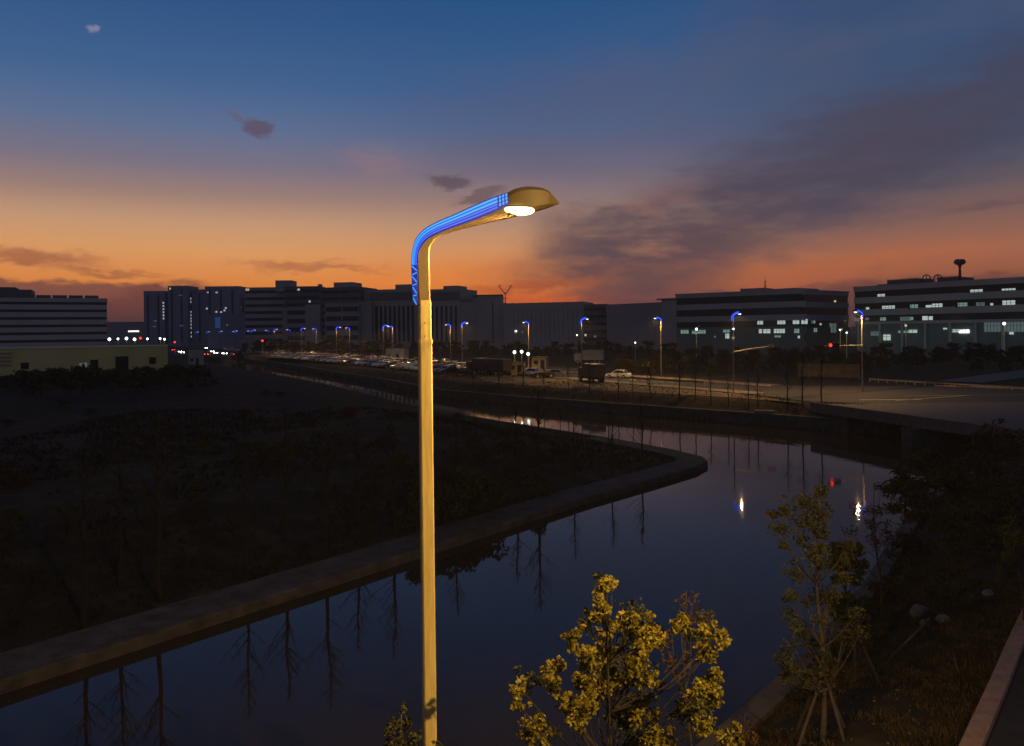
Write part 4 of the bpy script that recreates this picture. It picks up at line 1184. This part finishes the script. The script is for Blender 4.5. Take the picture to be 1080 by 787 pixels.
# ---- the yellow green tree under the lamp
def limb(mb, a, b_, r0, r1, r, n=5, sag=.12):
    a, b_ = Vector(a), Vector(b_); m_ = a.lerp(b_, .5) + Vector((r.uniform(-.1, .1), r.uniform(-.1, .1), -sag * (b_ - a).length * .5))
    mb.tube(spl([a, m_, b_], 3), [r0 + (r1 - r0) * i / 6 for i in range(7)], n, cap=False)
def photo_tree(name, label, cat, base, top, cl, Dr, leaf, per, m, seed, kind, trunk_r, bark, lo=.35, rad=None):
    r = random.Random(seed)
    g_ = zat(*base[:2]); t_ = thing(name, label, cat, (base[0], base[1], g_))
    B0 = Vector((base[0], base[1], g_))
    tp_ = Vector(top) - B0
    tm = MB(); pts = spl([(0, 0, -.1), tp_ * .3 + Vector((.06, 0, 0)), tp_ * .65 + Vector((-.07, .04, 0)), tp_], 4)
    tm.tube(pts, [trunk_r * (1 - .85 * i / (len(pts) - 1)) for i in range(len(pts))], 8)
    tm.build('trunk', bark, t_, smooth=True)
    bm_ = MB(); blobs = []
    for (px, py, rp) in cl:
        D = base[1] + r.uniform(*Dr); c_ = P(px, py, D) - B0; rad_ = rp * D / F
        blobs.append((tuple(c_), rad_, max(.25, (rad_ / .15) ** 1.6 if kind == 'maple' else 1)))
        f_ = max(lo, min(.95, (c_.z - .25 - .5 * math.hypot(c_.x, c_.y)) / tp_.z)); i = int(f_ * (len(pts) - 1))
        limb(bm_, pts[i], c_, trunk_r * .26, .006, r)
    bm_.build('branches', bark, t_)
    cb = crown_mesh(blobs, leaf, per, seed, kind); cb.build('crown', m, t_)
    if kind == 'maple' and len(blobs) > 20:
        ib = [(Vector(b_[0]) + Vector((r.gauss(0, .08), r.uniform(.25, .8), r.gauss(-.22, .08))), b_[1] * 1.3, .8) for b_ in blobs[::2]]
        crown_mesh([(tuple(c_), ra, dn) for c_, ra, dn in ib], leaf, per * .45, seed + 1, kind).build('inner_crown', M_leafd, t_)  # inner leaves coloured dark, imitating the unlit inside of the crown
    return t_
z7 = [(450, 150, 36), (470, 135, 24), (435, 215, 42), (420, 262, 34), (455, 290, 22), (320, 352, 36), (575, 290, 52), (545, 275, 36), (630, 335, 56), (505, 290, 28), (590, 395, 42), (645, 380, 30), (440, 395, 52), (380, 440, 46), (590, 480, 50), (620, 530, 34), (555, 470, 32),
      (470, 495, 50), (490, 540, 30), (350, 540, 52), (420, 560, 50), (240, 480, 36), (230, 520, 30), (245, 560, 22), (105, 548, 30), (110, 628, 27), (160, 720, 42), (145, 740, 32), (330, 620, 50), (380, 650, 42), (345, 690, 34), (520, 680, 36), (555, 640, 50), (600, 630, 40), (645, 662, 26),
      (760, 298, 34), (735, 315, 20), (850, 325, 28), (915, 362, 36), (890, 350, 22), (850, 430, 42), (885, 505, 32), (830, 550, 34), (790, 615, 48), (860, 600, 50), (895, 590, 26), (830, 690, 42), (850, 720, 30), (620, 750, 48), (700, 770, 44), (660, 790, 50), (210, 775, 22), (590, 790, 50), (930, 785, 34), (985, 770, 20), (975, 715, 18)]
cl = [(520 + x / 3.804, 580 + y / 3.804, r_ * 1.2 / 3.804) for x, y, r_ in z7]
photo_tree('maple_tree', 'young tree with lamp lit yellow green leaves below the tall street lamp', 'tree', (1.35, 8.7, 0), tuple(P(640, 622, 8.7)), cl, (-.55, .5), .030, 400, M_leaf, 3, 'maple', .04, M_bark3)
photo_tree('maple_tree', 'tip of a small olive tree at the foot of the tall street lamp', 'tree', (-1.45, 9.2, 0), tuple(P(424, 742, 9.2)),
           [(424, 748, 5), (418, 762, 8), (429, 765, 9), (412, 772, 8), (424, 780, 11), (436, 778, 8), (416, 790, 10), (433, 792, 12), (462, 784, 5), (408, 782, 6)], (-.25, .25), .028, 190, M_leafo, 8, 'maple', .035, M_bark2)

def stakes(parent_pos, h_, n=4, spread=.75, group='timber stakes propping the young trees', label='timber prop frame round the slim staked tree', name='tree_prop'):
    t_ = thing(name, label, 'tree prop', parent_pos, 0, group)
    for i in range(n):
        a = 6.28 * i / n + .4; MB().tube([(spread * math.cos(a), spread * math.sin(a), -.1), (.10 * math.cos(a + .5), .10 * math.sin(a + .5), h_)], [.036, .032], 7).build('stake', M_stake, t_)
    for i in range(3):
        a = 2.1 * i; MB().tube([(.28 * math.cos(a), .28 * math.sin(a), h_ * .88), (.28 * math.cos(a + 2.1), .28 * math.sin(a + 2.1), h_ * .88)], .026, 6).build('crosspiece', M_stake, t_)
    return t_
# the slim staked tree
T2 = Vector((P(868, 800, 16.6).x, 16.6)); g2_ = zat(T2.x, T2.y)
r = random.Random(77); cl = []
for i in range(64):
    f_ = i / 63; y = 522 + 195 * f_
    wdt = 34 if f_ < .15 else (32 if f_ < .6 else 42)
    cx_ = 845 + 25 * f_ if f_ < .25 else 866
    cl.append((cx_ + r.uniform(-wdt, wdt), y + r.uniform(-8, 8), r.uniform(6, 14)))
cl += [(838, 528, 16), (850, 534, 16), (832, 538, 10), (860, 545, 14), (846, 552, 14), (866, 700, 20), (885, 705, 14), (850, 712, 14), (872, 722, 14)]
photo_tree('slim_tree', 'slim sparsely leaved tree held by a timber prop frame at the water side', 'tree', (T2.x, T2.y, 0), tuple(P(864, 528, 16.6)), cl, (-.7, .7), .06, 64, M_leafo, 12, 'oval', .07, M_bark2, lo=.25)
stakes((T2.x, T2.y, g2_), 1.35)

# the dense dark trees on the right
def dense_tree(label, px, D, ytop, crown, leaf, m, seed, per=46, name='dense_tree', tr=.11):
    p = P(px, 350, D); r = random.Random(seed); cl_ = []
    for (cx_, cy_, rx, ry, n_) in crown:
        for _ in range(n_):
            a = r.uniform(0, 6.28); q_ = r.random() ** .5
            cl_.append((cx_ + rx * q_ * math.cos(a), cy_ + ry * q_ * math.sin(a), r.uniform(.16, .3) * min(rx, ry) + 4))
    return photo_tree(name, label, 'tree', (p.x, D, 0), tuple(P(px - 4, ytop + 8, D)), cl_, (-1.5, 1.5), leaf, per, m, seed, 'oval', tr, M_bark, lo=.4)
dense_tree('broad dark leafy tree with a clear trunk at the right edge of the verge', 1050, 25, 470,
           [(1010, 535, 62, 42, 46), (1045, 505, 40, 38, 26), (965, 500, 24, 26, 14), (955, 530, 20, 26, 12), (1062, 560, 30, 30, 14)], .10, M_leafd, 41, 52)
dense_tree('dark reddish tree behind the broad leafy tree near the bridge', 1030, 38, 452,
           [(1045, 462, 30, 20, 12), (1000, 500, 50, 26, 20), (1050, 480, 40, 30, 22), (1075, 520, 26, 40, 14)], .13, M_leafr, 42, 26)
dense_tree('narrow dark upright tree behind the slim staked tree', 897, 20, 566, [(896, 590, 17, 26, 16), (892, 640, 14, 30, 9)], .075, M_leafd, 43, 110, name='upright_tree', tr=.05)
dense_tree('lamp lit olive shrub beside the near kerb at the right edge', 1076, 21.5, 540, [(1074, 562, 14, 20, 12), (1066, 588, 10, 14, 6)], .075, M_leafo, 44, 50, tr=.04)
dense_tree('sparse bare topped tree standing right of the slim staked tree', 926, 26, 505, [(922, 545, 22, 34, 10), (915, 560, 24, 30, 6)], .07, M_leafr, 45, 40, name='sparse_tree', tr=.05)
dense_tree('low dark tree between the broad tree and the near kerb', 1003, 23, 580, [(985, 618, 34, 22, 12), (1010, 610, 22, 22, 8)], .08, M_leafd, 46, 70, name='low_tree', tr=.05)
dense_tree('thin grey twiggy bush at the lower edge left of the stone edge', 790, 12.5, 745, [(787, 772, 12, 18, 7)], .05, M_leafr, 47, 14, name='twiggy_bush', tr=.03)
dense_tree('reddish half bare tree rising behind the yellow green tree', 728, 12.2, 615, [(726, 640, 22, 22, 8), (716, 680, 30, 34, 8)], .055, M_leafr, 48, 11, name='half_bare_tree', tr=.04)

def pole_line(label, a, b_, rad=.035):
    v = Vector(b_) - Vector(a); t_ = thing('leaning_stake', label, 'stake', tuple(a), 0, None)
    MB().tube([(0, 0, 0), tuple(v)], [rad, rad * .85], 7).build('shaft', M_stake, t_)
    MB().tube([tuple(v * .9), tuple(v * .93)], rad * 1.35, 7).build('tie', M_black, t_)
def gp(px, py, z=-.6):
    D = (CAM_Z - z) * F / (py - 346); return P(px, py, D)
pole_line('pale leaning stake with its top near the slim staked tree', gp(930, 727, -.45), P(907, 675, 18.3))
pole_line('dim long stake leaning to the right towards the pale stones', gp(937, 696, -.5), P(981, 652, 20.2))
pole_line('short white stake leaning against the slim tree crown', gp(905, 700, -.9), P(918, 660, 19.5), .03)
pole_line('thin stake standing beside the low dark tree', gp(1012, 714, -.1), P(1006, 690, 19.2), .025)
def stone(label, px, py, w_, d_, h_, z=-.6, seed=0):
    p = gp(px, py, z); r = random.Random(seed); g_ = zat(p.x, p.y)
    mb = MB(); mb.ball((0, 0, h_ * .4), 1, nu=9, nv=6, sq=(w_, d_, h_))
    mb.v = [(x * r.uniform(.82, 1.12), y * r.uniform(.82, 1.12), z_ * r.uniform(.85, 1.1)) for x, y, z_ in mb.v]
    o = mb.build('stone', M_rock); o.location = (p.x, p.y, g_); o.rotation_euler = (0, 0, seed)
    tag(o, label, 'stone')
stone('pale rounded stone left of the trunk of the low dark tree', 970, 647, .42, .3, .24, -.6, 1)
stone('small pale stone just below the rounded stone', 977, 664, .2, .16, .12, -.5, 2)
stone('small square pale stone right of the rounded stone', 995, 665, .2, .18, .16, -.4, 3)
stone('flat pale stone lying near the kerb', 1042, 633, .32, .16, .1, -.2, 4)
stone('small stone by the half way point of the pale stake', 900, 640, .22, .2, .12, -1.2, 5)

M_weed3 = mat('dark_headland_weeds', (.038, .031, .018), .95, var=.4, scale=.8, spec=.05)
# ---- ground cover
def tufts(name, n, region, hgt, m, seed, wid=.03, thr=-.35):
    r = np.random.RandomState(seed); xs, ys = [], []
    X_ = r.uniform(region[0], region[1], n * 3); Y_ = r.uniform(region[2], region[3], n * 3)
    d_, k_ = field(X_, Y_); ok = (d_ > region[4]) & (np.isin(k_, region[5]))
    if region[6]: ok &= region[6](X_, Y_)
    ok &= (bumps(X_ * 2, Y_ * 2) + .5 * bumps(X_ * 7, Y_ * 7) > thr)
    X_, Y_ = X_[ok][:n], Y_[ok][:n]; Z_ = height(X_, Y_)
    rr_ = random.Random(seed); mb = MB(); V, Fc = [], []
    for x, y, z in zip(X_, Y_, Z_):
        for _ in range(5):
            a = rr_.uniform(0, 6.28); h_ = hgt * rr_.uniform(.4, 1.2); l = rr_.uniform(.2, .8) * h_; ox, oy = rr_.gauss(0, .06), rr_.gauss(0, .06)
            ca, sa = math.cos(a), math.sin(a); k = len(V)
            V += [(x + ox - sa * wid, y + oy + ca * wid, z), (x + ox + sa * wid, y + oy - ca * wid, z), (x + ox + ca * l * .5 + sa * wid * .6, y + oy + sa * l * .5 - ca * wid * .6, z + h_ * .7), (x + ox + ca * l, y + oy + sa * l, z + h_)]
            Fc += [(k, k + 1, k + 2), (k, k + 2, k + 3)]
    mb.v = V; mb.f = Fc; mb.m = [0] * len(Fc); mb.mats = [m]
    o = mb.build(name); tag(o, kind='stuff'); return o
def left_of_kerb(X_, Y_):
    res = np.ones(X_.shape, bool)
    kx = np.array([p[0] for p in KL]); ky = np.array([p[1] for p in KL])
    return X_ < np.interp(Y_, ky, kx) - .05
g_ = tufts('verge_grass', 20000, (-3, 18, 7, 34, .75, [1], left_of_kerb), .11, M_weed2, 3, .014, -1.2)
g_['label'] = 'short dry grass on the verge between the kerb and the canal'; g_['category'] = 'grass'
g_ = tufts('headland_weeds', 9000, (-48, 14, 22, 96, 2.4, [2, 3], None), .3, M_weed3, 6, .03)
g_['label'] = 'rough dry weeds covering the dark headland'; g_['category'] = 'weeds'
g_ = tufts('bank_weeds', 3500, (-40, 60, 76, 175, .75, [0], lambda X_, Y_: (X_ * RN.x + Y_ * RN.y) < 76), .35, M_weed, 9, .03)
g_['label'] = 'sparse weeds on the far bank beside the dirt lot'; g_['category'] = 'weeds'

rr_ = random.Random(15); mb = MB(); n_ = 0
while n_ < 1800:
    x = rr_.gauss(3.5, 3.5); y = 8 + abs(rr_.gauss(3, 6)); d_, k_ = field(np.array([x]), np.array([y]))
    n_ += 1
    if d_[0] < .8 or k_[0] != 1 or not left_of_kerb(np.array([x]), np.array([y]))[0]: continue
    v, f_ = leaf_verts(Vector((x, y, zat(x, y) + .05)), rr_.uniform(.03, .06), rr_, 'clump'); mb.add(v, f_)
o = mb.build('fallen_leaves', mat('fallen_leaf_litter', (.17, .10, .035), .8, var=.5, scale=3)); tag(o, kind='stuff'); o['label'] = 'dry fallen leaves scattered on the verge'; o['category'] = 'leaves'
# ------------------------------------------------------------------ vehicles
CARC = [mat('car_white', (.72, .72, .70), .3, spec=.5, var=.03), mat('car_silver', (.42, .43, .44), .3, metal=.4, var=.03), mat('car_black', (.02, .02, .022), .25, spec=.5, var=.1), mat('car_red', (.25, .03, .025), .3, spec=.5, var=.05), mat('car_grey', (.16, .165, .17), .3, metal=.3, var=.03)]
M_headl = lit('headlight_glow', (1, .97, .9), 30.0)
M_tail = lit('taillight_glow', (1, .03, .02), 14.0)
def body_mesh():
    # length along x, 4.4 m; side profile extruded with tumblehome
    lowp = [(-2.2, .35), (-2.18, .75), (-2.05, .92), (-1.5, .98), (.95, .95), (1.9, .82), (2.15, .66), (2.2, .35)]
    mb = MB(); n = len(lowp); vs = []
    for y, k in ((-.88, 0), (.88, 0)):
        for x, z_ in lowp: vs.append((x, y * (1 - .06 * (abs(x) > 2)), z_))
    fs = [tuple(range(n)), tuple(range(n, 2 * n))[::-1]] + [(i, n + i, n + (i + 1) % n, (i + 1) % n) for i in range(n)]
    mb.add(vs, fs)
    # roof slab
    rf = [(-1.25, 1.42), (-1.0, 1.47), (.0, 1.47), (.25, 1.42)]
    mb.box(-1.15, .2, -.64, .64, 1.40, 1.47)
    for sx, bx_ in ((-1.15, -1.7), (.2, .95)):
        for sy in (-1, 1): mb.tube([(sx, sy * .62, 1.42), (bx_, sy * .78, .95)], .045, 4)
    return mb.mesh('body')
def glass_mesh():
    mb = MB(); b_ = [(-1.72, .95), (.98, .93)]; t_ = [(-1.16, 1.398), (.21, 1.398)]
    vs = [(b_[0][0], -.77, .96), (b_[1][0], -.77, .96), (b_[1][0], .77, .96), (b_[0][0], .77, .96), (t_[0][0], -.62, 1.398), (t_[1][0], -.62, 1.398), (t_[1][0], .62, 1.398), (t_[0][0], .62, 1.398)]
    mb.add(vs, [(3, 2, 1, 0), (4, 5, 6, 7), (0, 1, 5, 4), (1, 2, 6, 5), (2, 3, 7, 6), (3, 0, 4, 7)]); return mb.mesh('windows')
def wheel_mesh():
    mb = MB(); mb.tube([(0, -.1, 0), (0, .1, 0)], .33, 14, M_tyre); mb.tube([(0, -.115, 0), (0, .115, 0)], .19, 10, M_steel); return mb.mesh('wheel')
BM = [];
for c_ in CARC:
    m_ = body_mesh(); m_.materials.append(c_); BM.append(m_)
GM = glass_mesh(); GM.materials.append(M_glass); WM = wheel_mesh()
HL = MB().box(2.12, 2.22, -.8, -.45, .58, .76).box(2.12, 2.22, .45, .8, .58, .76).mesh('headlight'); HL.materials.append(M_steel)
def one(me, name, parent, loc=(0, 0, 0)):
    o = bpy.data.objects.new(name, me); C.objects.link(o); o.parent = parent; o.location = loc; return o
cname = ['white', 'silver', 'black', 'dark red', 'grey']
def car(x, y, rz, c_, label, group, parts=True, lights=None, z=.012):
    t_ = thing('car', label, 'car', (x, y, z), rz, group)
    one(BM[c_], 'body', t_); one(GM, 'windows', t_)
    if parts:
        for sx in (-1.35, 1.35):
            for sy in (-.8, .8): one(WM, 'wheel', t_, (sx, sy, .33))
    if lights:
        m_ = M_headl if lights == 'head' else M_tail; xx = 2.19 if lights == 'head' else -2.19
        for sy in (-.62, .62):
            nm = 'headlight' if lights == 'head' else 'taillight'
            MB().ball((xx, sy, .68), .17 if lights == 'head' else .14, nu=8, nv=5).build(nm, m_, t_)
    return t_
rs = random.Random(9)
ang = math.atan2(RD.y, RD.x)
def t_px(px, n_): return t_of(px, n_)
for row, (n_, pa, pb, gap, rzadd) in enumerate(((80.3, 487, 238, 6.0, 0), (83.3, 478, 238, 6.8, 0), (87.9, 470, 236, 7.6, math.pi))):
    t_ = t_px(pa, n_); te = t_px(pb, n_); i = 0
    while t_ < te:
        if rs.random() < (.95 if row == 0 else .75):
            p = road_pt(n_ + rs.uniform(-.15, .15), t_); c_ = rs.choice([0, 0, 0, 0, 1, 1, 1, 2, 3, 4])  # mostly white paint, standing in for lamp glints on the roofs
            rowname = ['kerb side lane', 'middle lane', 'far lane'][row]
            car(p.x, p.y, ang + rzadd, c_, f'{cname[c_]} car in the {rowname} of the long queue on the main road', f'{cname[c_]} cars queuing in the {rowname}', parts=t_ < 330)
        t_ += gap * rs.uniform(.92, 1.35); i += 1
for row, n_ in enumerate((73.8, 69.6)):
    t_ = t_of(476, n_) + 1; te = t_of(292, n_)
    while t_ < te:
        if rs.random() < .86:
            p = road_pt(n_ + rs.uniform(-.2, .2), t_); c_ = rs.choice([0, 1, 1, 2, 2, 2, 3, 4, 4])
            rw = ('road side row', 'canal side row')[row]
            car(p.x, p.y, ang + math.pi / 2 + rs.uniform(-.04, .04), c_, f'{cname[c_]} car parked in the {rw} of the car park beside the canal', f'{cname[c_]} cars parked in the {rw}', parts=t_ < 260, z=.0)
        t_ += rs.uniform(2.7, 3.3) if t_ < 300 else rs.uniform(3.2, 4.5)
# oncoming traffic far away with its lights on
sheet('cross_street', [(-118, 330), (-112, 345), (-150, 400), (-250, 470), (-262, 452), (-170, 385)], .004, M_asph)
wh = ['leftmost', 'second from the left', 'third from the left', 'fourth from the left', 'fifth from the left', 'middle', 'sixth from the right', 'fifth from the right', 'fourth from the right', 'third from the right', 'second from the right', 'rightmost']
for i, (px, py, l_) in enumerate(((184, 368, 'tail'), (188, 370, 'head'), (194, 371, 'head'), (205, 371.5, 'head'), (210, 370.5, 'head'), (216, 366, 'head'), (219, 373, 'tail'), (222, 370, 'head'), (229, 371.5, 'head'), (234, 372, 'head'), (239, 372.2, 'head'), (246, 373, 'tail'))):
    hz_ = 349.7 - (px - 540) * .012; D = min(470, CAM_Z * F / (py + 2.2 - hz_)); p = P(px, 350, D)
    face = math.atan2(-p.y, -p.x) + (.35 if i % 2 else -.3) + (0 if l_ == 'head' else math.pi)
    car(p.x, p.y, face, (1, 4, 2, 0)[i % 4], f'distant car with {"bright headlights" if l_ == "head" else "red tail lights"}, {wh[i]} in the far traffic', 'far cars with their lights on', False, l_)
# cars and lorries on the lot
for i, (px, py, c_, rz, lab) in enumerate(((482, 389, 0, 2.1, 'white car parked just right of the tall lamp pole'), (493, 391.5, 0, 2.0, 'white van like car parked left of the dark lorries'), (489, 396, 2, 2.3, 'black car parked in front of the white cars by the pole'),
        (560, 396.5, 1, 2.7, 'silver car parked on the dirt lot under the floodlights'), (572, 398.5, 2, .4, 'black car parked beside the silver car on the dirt lot'), (584, 398, 4, 2.9, 'grey car parked left of the dark box lorry'), (652, 399, 0, 2.6, 'white car parked right of the dark box lorry'))):
    hz_ = 349.7 - (px - 540) * .012; D = CAM_Z * F / (py - hz_); p = P(px, py, D)
    car(p.x, p.y, rz, c_, lab, None, True, z=.02)
M_box = [mat('lorry_box_dark', (.05, .04, .042), .6, var=.2, scale=.6), mat('lorry_box_pale', (.4, .38, .34), .6, var=.15, scale=.6), mat('cabin_yellow', (.34, .29, .15), .7, var=.25, scale=.8)]
def lorry(label, px, py, rz, m, s=1.0, cabm=None):
    hz_ = 349.7 - (px - 540) * .012; D = CAM_Z * F / (py - hz_); p = P(px, py, D)
    t_ = thing('lorry', label, 'lorry', (p.x, p.y, .01), rz, 'lorries parked beside the main road'); t_.scale = (s, s, s)
    MB().box(-3.2, 1.5, -1.15, 1.15, .95, 3.2).build('cargo_box', m, t_, bevel=.04)
    MB().box(-3.2, 3.2, -.5, .5, .6, .93).build('chassis', M_black, t_)
    cb = MB(); cb.prism([(1.7, -1.1), (3.45, -1.1), (3.45, 1.1), (1.7, 1.1)], .6, 2.5); c2 = cb.build('cab', cabm or m, t_, bevel=.12)
    MB().box(3.40, 3.48, -.95, .95, 1.6, 2.3).build('windscreen', M_glass, c2)
    for sx in (-2.4, -1.3, 2.6):
        for sy in (-.95, .95): o = one(WM, 'wheel', t_, (sx, sy, .48)); o.scale = (1.45, 1.5, 1.45)
    MB().box(-3.26, -3.2, -1.0, -.8, .98, 1.12).box(-3.26, -3.2, .8, 1.0, .98, 1.12).build('taillight', CARC[3], t_)
lorry('dark lorry at the left of the pair beside the white cars', 506, 394.5, 2.2, M_box[0])
lorry('dark lorry at the right of the pair beside the lit yellow cabin', 525, 396, 2.25, M_box[0])
lorry('tall dark box lorry standing alone in the middle of the dirt lot', 624, 403, 1.9, M_box[0], .95)
lorry('pale box lorry parked beyond the road behind the dark box lorry', 622, 384, 2.9, M_box[1], 1.1)
def cabin(label, px, py, w_, d_, h_, m, rz=0):
    hz_ = 349.7 - (px - 540) * .012; D = CAM_Z * F / (py - hz_); p = P(px, py, D)
    t_ = thing('site_cabin', label, 'cabin', (p.x, p.y, 0), rz)
    MB().box(-w_ / 2, w_ / 2, -d_ / 2, d_ / 2, 0, h_).build('wall', m, t_)
    MB().box(-w_ / 2 - .1, w_ / 2 + .1, -d_ / 2 - .1, d_ / 2 + .1, h_ + .002, h_ + .12).build('roof', M_conc, t_)
    MB().box(w_ * .1, w_ * .1 + .8, -d_ / 2 - .04, -d_ / 2 + .02, .1, 2).build('door', M_black, t_)
    MB().box(-w_ * .35, -w_ * .35 + .9, -d_ / 2 - .04, -d_ / 2 + .02, 1.1, 1.9).build('window', M_glass, t_)
cabin('yellowish site cabin lit by the floodlights beside the dark lorries', 545, 395.5, 3.2, 2.4, 2.4, M_box[2], -.15)
cabin('tall yellowish container standing behind the floodlights', 570, 389, 3.4, 2.4, 2.6, M_box[2], -.3)
cabin('white canopy shed at the road side left of the tall lamp pole', 419, 380, 6.5, 3, 3.6, M_box[1], -.4)
cabin('small pale kiosk between the scrub and the traffic lights at the left', 207, 385, 3.4, 3, 4.4, M_box[1], .1)
cabin('grey gatehouse at the road end beside the far red light', 266, 372, 9, 5, 6.5, W_pale2, .1)
# long barriers on the lot and beyond the road
def barrier(label, a, b_, h_, m, posts=5, name='crash_barrier'):
    a, b_ = Vector(a), Vector(b_); v = b_ - a; Ln = v.length
    t_ = thing(name, label, 'barrier', (a.x, a.y, 0), math.atan2(v.y, v.x))
    MB().box(0, Ln, -.04, .04, h_ * (.55 if name != 'hoarding' else .02), h_).build('rail', m, t_)
    for i in range(posts): MB().box(Ln * i / (posts - 1) - .06, Ln * i / (posts - 1) + .06, .045, .14, -.1, h_ + .03).build('post', M_steel, t_)
def gxy(px, py, z=0):
    hz_ = 349.7 - (px - 540) * .012; D = (CAM_Z - z) * F / (py - hz_); p = P(px, py, D); return (p.x, p.y)
barrier('long pale rail between the yellowish container and the box lorry', gxy(578, 392), gxy(612, 393), .9, M_rock)
barrier('low dark rail along the road edge right of the box lorry', gxy(664, 402), gxy(742, 407), .7, M_dirt, 9)
barrier('low hoarding of dull panels behind the junction', gxy(842, 397), gxy(906, 399), 2.3, M_dirt, 7, name='hoarding')
barrier('pale guard rail along the junction kerb at the right', gxy(917, 402.5), gxy(1080, 412.5), .5, M_rock, 16)
for i, (px, py) in enumerate(((806, 428), (612, 412), (628, 413), (690, 408))):
    x_, y_ = gxy(px, py, -.3); mb = MB().box(-1.1, 1.1, -.4, .4, 0, .45)
    o = mb.build('concrete_block', M_rock, bevel=.04); o.location = (x_, y_, zat(x_, y_)); o.rotation_euler = (0, 0, .3 * i - .4)
    tag(o, ['pale concrete block on the far bank among the bare trees', 'left concrete block at the bank edge below the box lorry', 'right concrete block at the bank edge below the box lorry', 'concrete block by the end of the low dark rail'][i], 'concrete block')

# ------------------------------------------------------------------ evening haze
hz = MB().box(-2700, 2700, -300, 3100, -6, 75)
hm = bpy.data.materials.new('evening_haze'); hm.use_nodes = True
ht = hm.node_tree; ht.nodes.clear()
ho_ = ht.nodes.new('ShaderNodeOutputMaterial'); hv = ht.nodes.new('ShaderNodeVolumePrincipled')
hv.inputs['Color'].default_value = (.8, .8, .82, 1); hv.inputs['Density'].default_value = .00033
ht.links.new(hv.outputs[0], ho_.inputs['Volume'])
o = hz.build('haze', hm); tag(o, kind='stuff'); o['label'] = 'thin evening haze over the whole place'
sc.cycles.volume_bounces = 0
